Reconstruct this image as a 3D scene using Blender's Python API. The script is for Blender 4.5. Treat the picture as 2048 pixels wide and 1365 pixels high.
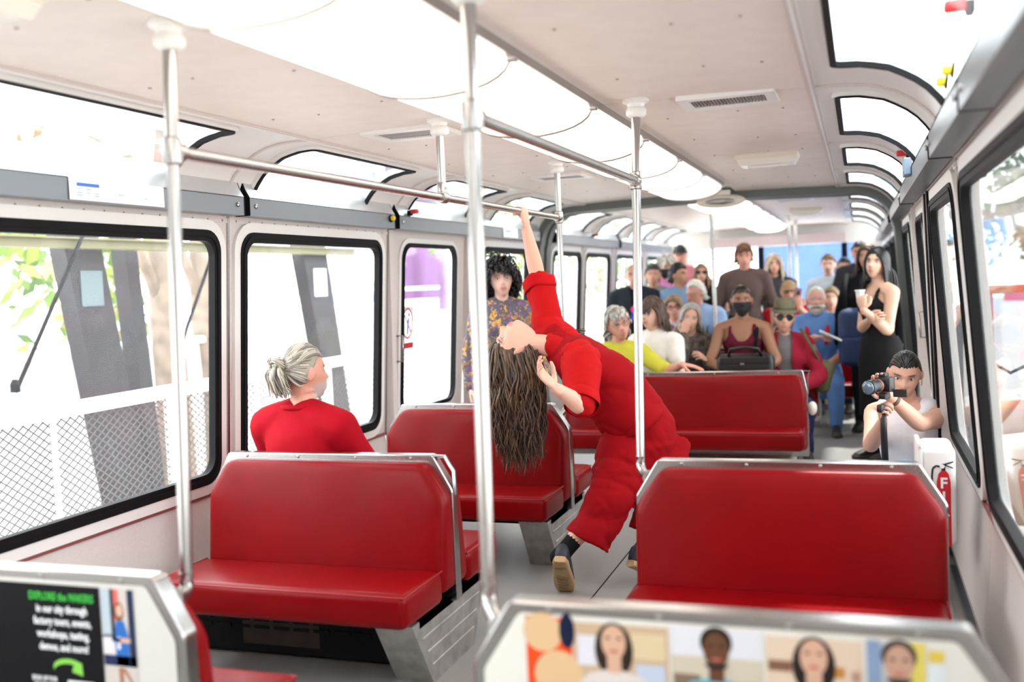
import bpy, bmesh, math, random
import numpy as np
from mathutils import Vector, Matrix

for o in list(bpy.data.objects):
    bpy.data.objects.remove(o)
SC = bpy.context.scene
COL = SC.collection

# ---------------------------------------------------------------- camera
CAM_LOC = (1.172, 0.0, 1.4364)
YAW, PITCH, ROLL = 0.3374, 0.0564, -0.0459
cd_ = bpy.data.cameras.new('camera')
cam = bpy.data.objects.new('camera', cd_)
COL.objects.link(cam)
_f = Vector((-math.sin(YAW)*math.cos(PITCH), math.cos(YAW)*math.cos(PITCH), -math.sin(PITCH)))
_r = Vector((math.cos(YAW), math.sin(YAW), 0))
_u = _r.cross(_f)
_r2 = _r*math.cos(ROLL) + _u*math.sin(ROLL)
_u2 = -_r*math.sin(ROLL) + _u*math.cos(ROLL)
cam.matrix_world = Matrix(((_r2.x, _u2.x, -_f.x, CAM_LOC[0]), (_r2.y, _u2.y, -_f.y, CAM_LOC[1]),
                           (_r2.z, _u2.z, -_f.z, CAM_LOC[2]), (0, 0, 0, 1)))
cd_.sensor_width = 36.0
cd_.sensor_fit = 'HORIZONTAL'
cd_.lens = 35.0
cd_.clip_start = 0.05
cd_.clip_end = 300
cd_.dof.use_dof = True
cd_.dof.focus_distance = 4.5
cd_.dof.aperture_fstop = 1.5
SC.camera = cam

# ---------------------------------------------------------------- world, sun, exposure
w = bpy.data.worlds.new('sky')
SC.world = w
w.use_nodes = True
bg = w.node_tree.nodes['Background']
bg.inputs[0].default_value = (0.93, 0.97, 1.0, 1)
bg.inputs[1].default_value = 6.0
sd = bpy.data.lights.new('sun', 'SUN')
sd.energy = 6.0
sd.angle = math.radians(3)
sd.color = (1.0, 0.95, 0.88)
sun = bpy.data.objects.new('sun', sd)
COL.objects.link(sun)
sun.rotation_euler = (math.radians(-28), math.radians(6), 0)
LIGHT_STRENGTH = 2.4
vs = SC.view_settings
vs.view_transform = 'Standard'
vs.look = 'None'
vs.gamma = 1
vs.use_curve_mapping = False
vs.exposure = 0.35

# ---------------------------------------------------------------- materials
MATS = {}
def mat(name, col=(.8, .8, .8), rough=.5, metal=0., spec=.5, noise=None, bump=None, emit=None, coat=0., sheen=0., trans=0.):
    """principled material; noise=(scale, amount) mottles the colour, bump=(scale, strength)"""
    if name in MATS:
        return MATS[name]
    m = bpy.data.materials.new(name)
    m.use_nodes = True
    nt = m.node_tree
    b = nt.nodes['Principled BSDF']
    b.inputs['Base Color'].default_value = (*col, 1)
    b.inputs['Roughness'].default_value = rough
    b.inputs['Metallic'].default_value = metal
    b.inputs['Specular IOR Level'].default_value = spec
    b.inputs['Coat Weight'].default_value = coat
    b.inputs['Coat Roughness'].default_value = .15
    b.inputs['Sheen Weight'].default_value = sheen
    tc = nt.nodes.new('ShaderNodeTexCoord')
    if noise:
        n = nt.nodes.new('ShaderNodeTexNoise')
        n.inputs['Scale'].default_value = noise[0]
        n.inputs['Detail'].default_value = 4
        nt.links.new(tc.outputs['Object'], n.inputs['Vector'])
        mr = nt.nodes.new('ShaderNodeMapRange')
        mr.inputs[1].default_value = .3; mr.inputs[2].default_value = .7
        mr.inputs[3].default_value = 1-noise[1]; mr.inputs[4].default_value = 1+noise[1]
        nt.links.new(n.outputs['Fac'], mr.inputs[0])
        mx = nt.nodes.new('ShaderNodeMix'); mx.data_type = 'RGBA'; mx.blend_type = 'MULTIPLY'
        mx.inputs[0].default_value = 1
        mx.inputs[6].default_value = (*col, 1)
        nt.links.new(mr.outputs[0], mx.inputs[7])
        nt.links.new(mx.outputs[2], b.inputs['Base Color'])
    if bump:
        n2 = nt.nodes.new('ShaderNodeTexNoise')
        n2.inputs['Scale'].default_value = bump[0]
        n2.inputs['Detail'].default_value = 3
        nt.links.new(tc.outputs['Object'], n2.inputs['Vector'])
        bp = nt.nodes.new('ShaderNodeBump')
        bp.inputs['Strength'].default_value = bump[1]
        bp.inputs['Distance'].default_value = .01
        nt.links.new(n2.outputs['Fac'], bp.inputs['Height'])
        nt.links.new(bp.outputs['Normal'], b.inputs['Normal'])
    if emit:
        b.inputs['Emission Color'].default_value = (*emit[0], 1)
        b.inputs['Emission Strength'].default_value = emit[1]
    MATS[name] = m
    return m

def glass_mat(name, tint=(1, 1, 1), haze=.03, refl=.5):
    if name in MATS:
        return MATS[name]
    m = bpy.data.materials.new(name); m.use_nodes = True
    nt = m.node_tree; nt.nodes.clear()
    out = nt.nodes.new('ShaderNodeOutputMaterial')
    tr = nt.nodes.new('ShaderNodeBsdfTransparent'); tr.inputs[0].default_value = (*tint, 1)
    gl = nt.nodes.new('ShaderNodeBsdfGlossy'); gl.inputs['Roughness'].default_value = .03
    df = nt.nodes.new('ShaderNodeBsdfTranslucent'); df.inputs[0].default_value = (.9, .93, .95, 1)
    lw = nt.nodes.new('ShaderNodeFresnel'); lw.inputs[0].default_value = 1.45
    mu = nt.nodes.new('ShaderNodeMath'); mu.operation = 'MULTIPLY'; mu.inputs[1].default_value = refl
    m1 = nt.nodes.new('ShaderNodeMixShader'); m2 = nt.nodes.new('ShaderNodeMixShader')
    nt.links.new(lw.outputs[0], mu.inputs[0])
    nt.links.new(mu.outputs[0], m1.inputs[0])
    nt.links.new(tr.outputs[0], m1.inputs[1]); nt.links.new(gl.outputs[0], m1.inputs[2])
    m2.inputs[0].default_value = haze
    nt.links.new(m1.outputs[0], m2.inputs[1]); nt.links.new(df.outputs[0], m2.inputs[2])
    nt.links.new(m2.outputs[0], out.inputs[0])
    MATS[name] = m
    return m

M = dict(
    floor=mat('floor_vinyl', (.25, .24, .23), .45, noise=(260, .18), bump=(300, .1)),
    ceil=mat('ceiling_laminate', (.80, .74, .695), .45, spec=.25, noise=(9, .03), bump=(60, .04)),
    wall=mat('wall_laminate', (.66, .61, .585), .45, noise=(140, .05)),
    white=mat('white_enamel', (.82, .82, .80), .35),
    cream=mat('cream_enamel', (.72, .71, .62), .4),
    alu=mat('brushed_aluminium', (.44, .43, .42), .22, metal=1., bump=(220, .05)),
    steel=mat('stainless_tube', (.46, .445, .43), .24, metal=1.),
    pedestal=mat('worn_aluminium', (.47, .46, .44), .45, metal=.85, noise=(14, .22), bump=(40, .08)),
    valance=mat('grey_painted_metal', (.20, .225, .25), .30, metal=.5),
    vinyl=mat('red_vinyl', (.175, .0004, .0018), .36, spec=.12, noise=(7, .07), bump=(240, .06), coat=.06),
    piping=mat('red_piping', (.30, .004, .008), .5),
    valance_lit=mat('skylit_valance_metal', (.62, .64, .66), .28, metal=.6),  # paler copy of the valance metal, skylight put into its colour
    rubber=mat('black_rubber', (.008, .008, .009), .55, spec=.12),
    seal=mat('green_black_seal', (.035, .05, .05), .5),
    arch=mat('arch_grey_green', (.12, .135, .13), .45),
    dark=mat('dark_metal', (.008, .008, .009), .6, spec=.1),
    ridge=mat('maroon_strip', (.30, .10, .10), .4, metal=.3),
    glass=glass_mat('window_glass', (.97, .985, .98), .015, .8),
    skyglass=glass_mat('skylight_glass', (.93, .97, .97), .03, .6),
    paper=mat('white_paper', (.88, .88, .90), .5),
    blueprint=mat('blue_print', (.05, .14, .55), .5),
    greyprint=mat('grey_print', (.35, .45, .62), .5),
    redprint=mat('red_print', (.62, .02, .03), .45),
    yellow=mat('yellow_plastic', (.85, .62, .01), .35),
    redplastic=mat('red_plastic', (.62, .02, .02), .35),
    black=mat('matt_black', (.008, .008, .009), .6),
    screw=mat('screw_steel', (.35, .33, .31), .35, metal=.9),
    lens=mat('cloudy_plastic', (.75, .70, .62), .4),
    diffuser=mat('light_diffuser', (.9, .86, .8), .3, emit=((1.0, .90, .80), LIGHT_STRENGTH)),
)

# ---------------------------------------------------------------- helpers
WORK = bpy.data.scenes.new('workbench')        # scratch scene for evaluating modifiers, removed at the end
def evaluated_mesh(ob):
    WORK.collection.objects.link(ob)
    vl = WORK.view_layers[0]; vl.update()
    return bpy.data.meshes.new_from_object(ob.evaluated_get(vl.depsgraph))

def tag(o, label=None, cat=None, group=None, kind=None):
    if label: o['label'] = label
    if cat: o['category'] = cat
    if group: o['group'] = group
    if kind: o['kind'] = kind
    return o

def thing(name, label=None, cat=None, loc=(0, 0, 0), group=None, kind=None, parent=None):
    o = bpy.data.objects.new(name, None)
    COL.objects.link(o)
    o.empty_display_size = .1
    if parent is not None:
        o.parent = parent
        o.location = Vector(loc) - wloc(parent)
    else:
        o.location = loc
    return tag(o, label, cat, group, kind)

def wloc(o):
    v = Vector((0, 0, 0))
    while o is not None:
        v += o.location
        o = o.parent
    return v

class G:
    """geometry collector in world coordinates"""
    def __init__(s):
        s.v = []; s.f = []; s.n = 0; s.mi = []; s.cur = 0
    def add(s, v, f):
        v = np.asarray(v, float).reshape(-1, 3)
        s.v.append(v)
        for q in f:
            s.f.append([i+s.n for i in q])
            s.mi.append(s.cur)
        s.n += len(v)
        return s
    def verts(s):
        return np.concatenate(s.v) if s.v else np.zeros((0, 3))
    def box(s, c, d, rz=0, rx=0, ry=0):
        c = np.array(c); d = np.array(d)/2
        p = np.array([[x, y, z] for x in (-1, 1) for y in (-1, 1) for z in (-1, 1)])*d
        if rz or rx or ry:
            R = np.array(Matrix.Rotation(rz, 3, 'Z') @ Matrix.Rotation(ry, 3, 'Y') @ Matrix.Rotation(rx, 3, 'X'))
            p = p @ R.T
        return s.add(p+c, [(0, 1, 3, 2), (4, 6, 7, 5), (0, 4, 5, 1), (2, 3, 7, 6), (0, 2, 6, 4), (1, 5, 7, 3)])
    def box2(s, a, b):
        a = np.array(a, float); b = np.array(b, float)
        return s.box((a+b)/2, np.abs(b-a))
    def rbox(s, c, d, r=.02, seg=3, rz=0, rx=0, ry=0):
        bm = bmesh.new()
        bmesh.ops.create_cube(bm, size=1)
        for v_ in bm.verts:
            v_.co = Vector((v_.co.x*d[0], v_.co.y*d[1], v_.co.z*d[2]))
        bmesh.ops.bevel(bm, geom=list(bm.edges), offset=r, segments=seg, affect='EDGES', profile=.5)
        bm.verts.index_update()
        p = np.array([v_.co[:] for v_ in bm.verts])
        if rz or rx or ry:
            R = np.array(Matrix.Rotation(rz, 3, 'Z') @ Matrix.Rotation(ry, 3, 'Y') @ Matrix.Rotation(rx, 3, 'X'))
            p = p @ R.T
        fs = [[q.index for q in f.verts] for f in bm.faces]
        bm.free()
        return s.add(p+np.array(c), fs)
    def tube(s, path, rx, ry=None, n=12, ref=(0, 0, 1), caps=True, rounded=False, closed=False):
        P = np.asarray(path, float); k = len(P)
        rx = np.broadcast_to(np.asarray(rx, float), (k,)).copy()
        ry = rx.copy() if ry is None else np.broadcast_to(np.asarray(ry, float), (k,)).copy()
        T = np.zeros_like(P)
        if closed:
            T = np.roll(P, -1, 0)-np.roll(P, 1, 0)
        else:
            T[1:-1] = P[2:]-P[:-2]; T[0] = P[1]-P[0]; T[-1] = P[-1]-P[-2]
        T /= np.linalg.norm(T, axis=1)[:, None]+1e-12
        if rounded:
            q = []; a0, a1 = rx[0], ry[0]; b0, b1 = rx[-1], ry[-1]
            m0 = (a0+a1)/2; m1 = (b0+b1)/2
            pre = [(1.0, .08), (.8, .6), (.45, .9)]
            P = np.concatenate([[P[0]-T[0]*m0*h for h, _ in pre], P, [P[-1]+T[-1]*m1*h for h, _ in pre[::-1]]])
            rx = np.concatenate([[a0*g for _, g in pre], rx, [b0*g for _, g in pre[::-1]]])
            ry = np.concatenate([[a1*g for _, g in pre], ry, [b1*g for _, g in pre[::-1]]])
            T = np.concatenate([[T[0]]*3, T, [T[-1]]*3]); k += 6
        # frames: rx axis along the projection of ref x T
        ref = np.asarray(ref, float)
        A = np.cross(T, ref)
        ln = np.linalg.norm(A, axis=1)
        bad = ln < 1e-3
        if bad.any():
            alt = np.array([1., 0, 0]) if abs(ref[0]) < .9 else np.array([0, 1., 0])
            A[bad] = np.cross(T[bad], alt)
        A /= np.linalg.norm(A, axis=1)[:, None]
        for i in range(1, k):
            if A[i] @ A[i-1] < 0: A[i] = -A[i]
        B = np.cross(A, T)
        an = np.linspace(0, 2*np.pi, n, endpoint=False)
        V = P[:, None, :] + (np.cos(an)[None, :, None]*A[:, None, :]*rx[:, None, None]
                             + np.sin(an)[None, :, None]*B[:, None, :]*ry[:, None, None])
        F = []
        for i in range(k if closed else k-1):
            j2 = (i+1) % k
            for j in range(n):
                F.append((i*n+j, i*n+(j+1) % n, j2*n+(j+1) % n, j2*n+j))
        if caps and not closed:
            F.append(tuple(range(n))[::-1])
            F.append(tuple(range((k-1)*n, k*n)))
        return s.add(V.reshape(-1, 3), F)
    def lathe(s, prof, c=(0, 0, 0), n=20, axis=(0, 0, 1)):
        """prof: (radius, height) pairs"""
        ax = Vector(axis).normalized()
        q = ax.to_track_quat('Z', 'Y').to_matrix()
        Q = np.array(q)
        an = np.linspace(0, 2*np.pi, n, endpoint=False)
        V = []
        for r, h in prof:
            V += [[r*math.cos(a), r*math.sin(a), h] for a in an]
        V = np.array(V) @ Q.T + np.array(c)
        F = []
        for i in range(len(prof)-1):
            for j in range(n):
                F.append((i*n+j, i*n+(j+1) % n, (i+1)*n+(j+1) % n, (i+1)*n+j))
        F.append(tuple(range(n))[::-1]); F.append(tuple(range((len(prof)-1)*n, len(prof)*n)))
        return s.add(V, F)
    def ell(s, c, r, n=12, m=8, R=None):
        th = np.linspace(0, np.pi, m+1); ph = np.linspace(0, 2*np.pi, n, endpoint=False)
        V = np.array([[math.sin(t)*math.cos(p), math.sin(t)*math.sin(p), math.cos(t)] for t in th for p in ph])
        V = V*np.array(r)
        if R is not None: V = V @ np.array(R).T
        F = [(i*n+j, (i+1)*n+j, (i+1)*n+(j+1) % n, i*n+(j+1) % n) for i in range(m) for j in range(n)]
        return s.add(V+np.array(c), F)
    def prism(s, poly, fn0, fn1):
        """poly of 2-D points -> front loop fn0(p), back loop fn1(p)"""
        n = len(poly)
        V = [fn0(p) for p in poly]+[fn1(p) for p in poly]
        F = [tuple(range(n)), tuple(range(n, 2*n))[::-1]]
        F += [(i, i+n, (i+1) % n+n, (i+1) % n) for i in range(n)]
        return s.add(V, F)
    def rings(s, rs, close_ends=True):
        n = len(rs[0]); V = np.concatenate([np.asarray(r, float) for r in rs])
        F = [(i*n+j, i*n+(j+1) % n, (i+1)*n+(j+1) % n, (i+1)*n+j) for i in range(len(rs)-1) for j in range(n)]
        if close_ends:
            F.append(tuple(range(n))[::-1]); F.append(tuple(range((len(rs)-1)*n, len(rs)*n)))
        return s.add(V, F)
    def build(s, name, mats, parent=None, smooth=False, label=None, fixn=True, origin=None, auto=None):
        V = s.verts()
        off = Vector((0, 0, 0))
        if parent is not None: off = wloc(parent)
        elif origin is not None: off = Vector(origin)
        me = bpy.data.meshes.new(name)
        me.from_pydata((V-np.array(off)).tolist(), [], s.f)
        if not isinstance(mats, (list, tuple)): mats = [mats]
        for m_ in mats: me.materials.append(m_)
        if len(mats) > 1:
            me.polygons.foreach_set('material_index', s.mi)
        if fixn:
            bm = bmesh.new(); bm.from_mesh(me)
            bmesh.ops.recalc_face_normals(bm, faces=bm.faces)
            bm.to_mesh(me); bm.free()
        if smooth:
            me.polygons.foreach_set('use_smooth', [True]*len(me.polygons))
            if auto:
                me.set_sharp_from_angle(angle=math.radians(auto))
        me.update()
        o = bpy.data.objects.new(name, me)
        COL.objects.link(o)
        if parent is not None: o.parent = parent
        elif origin is not None: o.location = origin
        if label: o['label'] = label
        return o

def copies(o, locs, parent):
    """copies of a piece sharing its mesh; locs are world offsets from the original"""
    for d in locs:
        c = o.copy(); COL.objects.link(c); c.parent = parent
        c.location = o.location + Vector(d)

def struct(o):
    o['kind'] = 'structure'
    return o

def rrect(u0, u1, v0, v1, r, k=6):
    """rounded rectangle, counter-clockwise"""
    pts = []
    for cx, cy, a0 in ((u1-r, v0+r, -90), (u1-r, v1-r, 0), (u0+r, v1-r, 90), (u0+r, v0+r, 180)):
        for i in range(k+1):
            a = math.radians(a0+90*i/k)
            pts.append((cx+r*math.cos(a), cy+r*math.sin(a)))
    # extra points along the straight runs so curved maps follow
    out = []
    for i, p in enumerate(pts):
        q = pts[(i+1) % len(pts)]
        out.append(p)
        if i % (k+1) == k:
            m = 8
            for j in range(1, m+1):
                out.append((p[0]+(q[0]-p[0])*j/(m+1), p[1]+(q[1]-p[1])*j/(m+1)))
    return out

def to_rect(pts, U0, U1, V0, V1):
    """send the points of a loop radially onto a rectangle and snap four of them to the corners"""
    cu = sum(p[0] for p in pts)/len(pts); cv = sum(p[1] for p in pts)/len(pts)
    out = []
    for p in pts:
        du, dv = p[0]-cu, p[1]-cv
        s = 1e9
        if du > 1e-9: s = min(s, (U1-cu)/du)
        if du < -1e-9: s = min(s, (U0-cu)/du)
        if dv > 1e-9: s = min(s, (V1-cv)/dv)
        if dv < -1e-9: s = min(s, (V0-cv)/dv)
        out.append([cu+du*s, cv+dv*s])
    for c in ((U0, V0), (U0, V1), (U1, V0), (U1, V1)):
        i = min(range(len(out)), key=lambda k: (out[k][0]-c[0])**2+(out[k][1]-c[1])**2)
        out[i] = list(c)
    return out

def panel_with_hole(g, outer, hole, mp, d0, d1):
    """slab with a hole, between depths d0 and d1 on the surface mp(u,v,d)"""
    n = len(hole)
    V = [mp(*p, d0) for p in outer]+[mp(*p, d0) for p in hole]+[mp(*p, d1) for p in hole]+[mp(*p, d1) for p in outer]
    F = []
    for i in range(n):
        j = (i+1) % n
        for a in range(4):
            b = (a+1) % 4
            F.append((a*n+i, a*n+j, b*n+j, b*n+i))
    g.add(V, F)

def sheet(g, loop, mp, d0, d1):
    n = len(loop)
    # fan over the loop by pairing opposite rows keeps curved sheets tidy
    us = [p[0] for p in loop]; vs_ = [p[1] for p in loop]
    U0, U1, V0, V1 = min(us), max(us), min(vs_), max(vs_)
    nu, nv = max(2, int((U1-U0)/.15)), max(2, int((V1-V0)/.08))
    for d in (d0, d1):
        V = [mp(U0+(U1-U0)*i/nu, V0+(V1-V0)*j/nv, d) for i in range(nu+1) for j in range(nv+1)]
        F = [(i*(nv+1)+j, (i+1)*(nv+1)+j, (i+1)*(nv+1)+j+1, i*(nv+1)+j+1) for i in range(nu) for j in range(nv)]
        g.add(V, F)
        if d0 == d1: break
# ================================================================ THE CAR
Y_BACK, Y_END = -1.3, 15.3
CEIL_Z, CEIL_H = 2.097, 1.025
def hw(z):
    return 1.55+.07*z if z < .56 else 1.589-.07*(z-.56)
def wall_map(side):
    return lambda u, v, d: (side*(hw(v)+d), u, v)

# floor
g = G(); g.box2((-1.62, Y_BACK, -.08), (1.62, Y_END, 0))
floor = struct(g.build('floor', M['floor']))
g = G()
for (x0, x1, y0, y1) in ((-.02, .62, 5.49, 5.98), (-1.0, -.28, 6.02, 6.9)):
    g = G()
    for a, b in (((x0, y0), (x1, y0)), ((x0, y1), (x1, y1)), ((x0, y0), (x0, y1)), ((x1, y0), (x1, y1))):
        g.box2((min(a[0], b[0])-.008, min(a[1], b[1])-.008, 0), (max(a[0], b[0])+.008, max(a[1], b[1])+.008, .004))
    g.build('hatch_trim', M['alu'], floor)
for y0 in (1.9, 4.1, 7.2):
    g = G(); g.box2((-.32, y0, 0), (.36, y0+.006, .0015)); g.build('floor_seam', M['dark'], floor)
g = G(); g.box2((-.012, -.5, 0), (-.006, 5.4, .0015)); g.build('floor_seam', M['dark'], floor)

# walls ----------------------------------------------------------
WIN_Z0, WIN_Z1 = .615, 1.735
BAYS = {
    -1: [(-1.3, 1.84, (-.9, 1.70)), (1.84, 3.835, (1.98, 3.76)), (3.835, 5.45, (3.915, 5.35)), (5.45, 6.78, 'door'),
         (6.78, 8.30, (7.02, 8.14)), (8.62, 9.93, (8.85, 9.86)), (9.93, 11.25, (10.02, 11.12)), (11.25, 13.0, (11.4, 12.85)), (13.0, 15.3, (13.15, 15.0))],
    1: [(-1.3, 1.70, (-.9, 1.56)), (1.70, 3.765, (1.82, 3.64)), (3.765, 5.2, (3.87, 5.09)), (5.2, 6.9, 'door'),
        (6.9, 8.30, (7.05, 8.14)), (8.62, 9.93, (8.85, 9.86)), (9.93, 11.25, (10.02, 11.12)), (11.25, 13.0, (11.4, 12.85)), (13.0, 15.3, (13.15, 15.0))]}
WN = [0]; DN = [0]
rivet_mesh = None
def make_window(side, u0, u1, v0, v1, mp, r=.10, glass=None, parent=None, gw=.048, seal=None, fr=.045, gd=.012):
    if parent is None:
        WN[0] += 1
        parent = struct(thing('window_%d' % WN[0], loc=(side*hw(.6), (u0+u1)/2, v0)))
    g = G(); panel_with_hole(g, rrect(u0-fr, u1+fr, v0-fr, v1+fr, r+fr*.8), rrect(u0, u1, v0, v1, r), mp, -.016, .03)
    g.build('frame', M['white'], parent, smooth=True, auto=35)
    g = G(); panel_with_hole(g, rrect(u0, u1, v0, v1, r), rrect(u0+gw, u1-gw, v0+gw, v1-gw, r-.03), mp, -.022, gd)
    g.build('gasket', seal or M['rubber'], parent, smooth=True, auto=35)
    if gd > 0:
        g = G(); panel_with_hole(g, rrect(u0+.016, u1-.016, v0+.016, v1-.016, r-.01), rrect(u0+.028, u1-.028, v0+.028, v1-.028, r-.02), mp, -.027, -.02)
        g.build('gasket_bead', seal or M['rubber'], parent, smooth=True, auto=35)
    g = G(); sheet(g, rrect(u0+min(.03, gw*.8), u1-min(.03, gw*.8), v0+min(.03, gw*.8), v1-min(.03, gw*.8), .05), mp, min(.008, gd*.5), min(.008, gd*.5))
    g.build('pane', glass or M['glass'], parent, fixn=False, smooth=True)
    return parent

for side, wname in ((-1, 'wall_left'), (1, 'wall_right')):
    mp = wall_map(side)
    wall = struct(thing(wname, loc=(side*1.6, 0, 0)))
    for bi, (y0, y1, win) in enumerate(BAYS[side]):
        near = y1 < 8.4
        e = .0025
        # dado below the windows
        if win != 'door':
            g = G()
            loop = [(y0+e, 0), (y1-e, 0), (y1-e, .56), (y0+e, .56)]
            g.prism(loop, lambda p: mp(*p, 0), lambda p: mp(*p, .05)); g.build('dado_panel', M['wall'], wall)
            g = G()
            g.prism([(y0+e, .556), (y1-e, .556), (y1-e, .574), (y0+e, .574)], lambda p: mp(*p, -.012), lambda p: mp(*p, .02)); g.build('maroon_strip', M['ridge'], wall)
            u0, u1 = win
            hole = rrect(u0-.045, u1+.045, WIN_Z0-.03, WIN_Z1+.03, .12)
            g = G(); panel_with_hole(g, to_rect(hole, y0+e, y1-e, .574, 1.80), hole, mp, 0, .05)
            g.build('window_surround', M['wall'], wall, smooth=True, auto=30)
            make_window(side, u0, u1, WIN_Z0, WIN_Z1, mp)
        # rivet strip over the window
        if near and win != 'door':
            g = G(); g.prism([(y0, 1.772), (y1, 1.772), (y1, 1.792), (y0, 1.792)], lambda p: mp(*p, -.006), lambda p: mp(*p, .01)); g.build('rivet_strip', M['wall'], wall)
            g = G(); q = mp(y0+.06, 1.782, -.006)
            g.ell((0, 0, 0), (.0035, .0055, .0055), 8, 6)
            rv = g.build('rivet', M['screw'], None, smooth=True); rv.parent = wall; rv.location = Vector(q)-wloc(wall)
            nn = int((y1-y0-.08)/.105)
            copies(rv, [(0, .105*i, 0) for i in range(1, nn+1)], wall)
        # pillar seam
        g = G(); g.prism([(y1-.007, .574), (y1+.007, .574), (y1+.007, 1.80), (y1-.007, 1.80)], lambda p: mp(*p, -.008), lambda p: mp(*p, .02)); g.build('pillar_bead', M['alu'], wall)
        # upper band behind the valance
        g = G(); g.prism([(y0, 1.80), (y1, 1.80), (y1, 1.92), (y0, 1.92)], lambda p: mp(*p, -.01), lambda p: mp(*p, .05)); g.build('upper_band', M['wall'], wall)
    # skirting
    g = G(); g.box2((side*1.50, Y_BACK, 0), (side*1.56, 5.0, .035))
    g.prism([(Y_BACK, .0), (8.3, .0), (8.3, .10), (Y_BACK, .10)], lambda p: mp(*p, -.006), lambda p: mp(*p, .02))
    struct(g.build('baseboard_left' if side < 0 else 'baseboard_right', M['alu']))

# doors ------------------------------------------------------------
def door(side, y0, y1, wu0, wu1, handle_y):
    mp = wall_map(side); DN[0] += 1
    d = struct(thing('door_%d' % DN[0], loc=(side*1.56, (y0+y1)/2, 0)))
    hole = rrect(wu0-.03, wu1+.03, .60, 1.755, .12)
    g = G(); panel_with_hole(g, to_rect(hole, y0+.06, y1-.06, .02, 1.80), hole, mp, .012, .05); g.build('door_leaf', M['wall'], d, smooth=True, auto=30)
    make_window(side, wu0, wu1, .635, 1.73, lambda u, v, dd: mp(u, v, dd+.018), r=.11, parent=d, gw=.022, fr=.03)
    for ya, yb, m_ in ((y0, y0+.055, M['wall']), (y1-.055, y1, M['wall'])):
        g = G(); g.prism([(ya, 0), (yb, 0), (yb, 1.82), (ya, 1.82)], lambda p: mp(*p, -.01), lambda p: mp(*p, .05)); g.build('door_post', m_, d)
    g = G(); yy = handle_y
    g.tube([mp(yy, .99, .012), mp(yy, .99, -.03), mp(yy, 1.15, -.03), mp(yy, 1.15, .012)], .007, n=8); g.build('door_handle', M['alu'], d, smooth=True)
    return d
door(-1, 5.45, 6.78, 5.66, 6.56, 5.62)
dR = door(1, 5.62, 6.88, 5.84, 6.62, 6.72)
mp = wall_map(1)
for ya, yb, m_, dd in ((5.2, 5.27, M['wall'], 0), (5.27, 5.33, M['rubber'], -.012), (5.33, 5.48, M['wall'], -.004), (5.48, 5.53, M['rubber'], -.012), (5.53, 5.62, M['cream'], 0)):
    g = G(); g.prism([(ya, 0), (yb, 0), (yb, 1.82), (ya, 1.82)], lambda p: mp(*p, dd), lambda p: mp(*p, .05))
    g.build('jamb_strip' if m_ is not M['rubber'] else 'door_seal', m_, dR)
g = G(); q = mp(5.405, .25, -.007); g.ell((0, 0, 0), (.004, .007, .007), 8, 6)
rv = g.build('jamb_rivet', M['screw'], None, smooth=True); rv.parent = dR; rv.location = Vector(q)-wloc(dR)
for i in range(1, 13):
    c = rv.copy(); COL.objects.link(c); c.parent = dR; c.location = Vector(mp(5.405, .25+.12*i, -.007))-wloc(dR)

# ceiling ------------------------------------------------------------
ceiling = struct(thing('ceiling', loc=(0, 0, CEIL_Z)))
def cz(x): return CEIL_Z+.018*(1-(x/CEIL_H)**2)
LH = .245
secs = [(-1.3, 1.4), (1.4, 3.80), (3.80, 6.2), (6.2, 8.3), (8.6, 10.5), (10.5, 12.9), (12.9, 15.3)]
for (y0, y1) in secs:
    for sx in (-1, 1):
        g = G(); xs = [LH+(CEIL_H-LH)*i/6 for i in range(7)]
        V = []; F = []
        for x in xs:
            for y in (y0+.003, y1-.003):
                V.append((sx*x, y, cz(x))); V.append((sx*x, y, cz(x)+.02))
        for i in range(6):
            a = i*4; b = a+4
            F += [(a, a+2, b+2, b), (a+1, b+1, b+3, a+3), (a, b, b+1, a+1), (a+2, a+3, b+3, b+2)]
        g.add(V, F+[(0, 1, 3, 2), (24, 26, 27, 25)])
        g.build('ceiling_panel', M['ceil'], ceiling)
g = G(); g.box2((-1.03, Y_BACK, CEIL_Z+.045), (1.03, Y_END, CEIL_Z+.09)); g.build('roof_deck', M['white'], ceiling)
for sx in (-1, 1):
    for (y0, y1) in secs:
        g = G(); g.box2((sx*(CEIL_H-.012), y0, CEIL_Z-.008), (sx*(CEIL_H+.016), y1, CEIL_Z+.05)); g.build('edge_trim', M['wall'], ceiling)
        g = G(); g.box2((sx*(CEIL_H-.002), y0, CEIL_Z-.0115), (sx*(CEIL_H+.006), y1, CEIL_Z-.007)); g.build('edge_bead', M['white'], ceiling)
# screws on the ceiling panels
g = G(); g.ell((0, 0, 0), (.006, .006, .003), 8, 6)
sc0 = g.build('ceiling_screw', M['screw'], None, smooth=True); sc0.parent = ceiling
first = True
for (y0, y1) in secs[1:4]:
    for sx in (-1, 1):
        for x in (.42, .72, .9):
            for t in (.2, .5, .8):
                y = y0+(y1-y0)*(t+.03*math.sin(x*37+t*11+sx))
                c = sc0 if first else sc0.copy()
                if not first: COL.objects.link(c)
                first = False
                c.parent = ceiling; c.location = (sx*x, y, cz(x)-CEIL_Z-.001)

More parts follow.
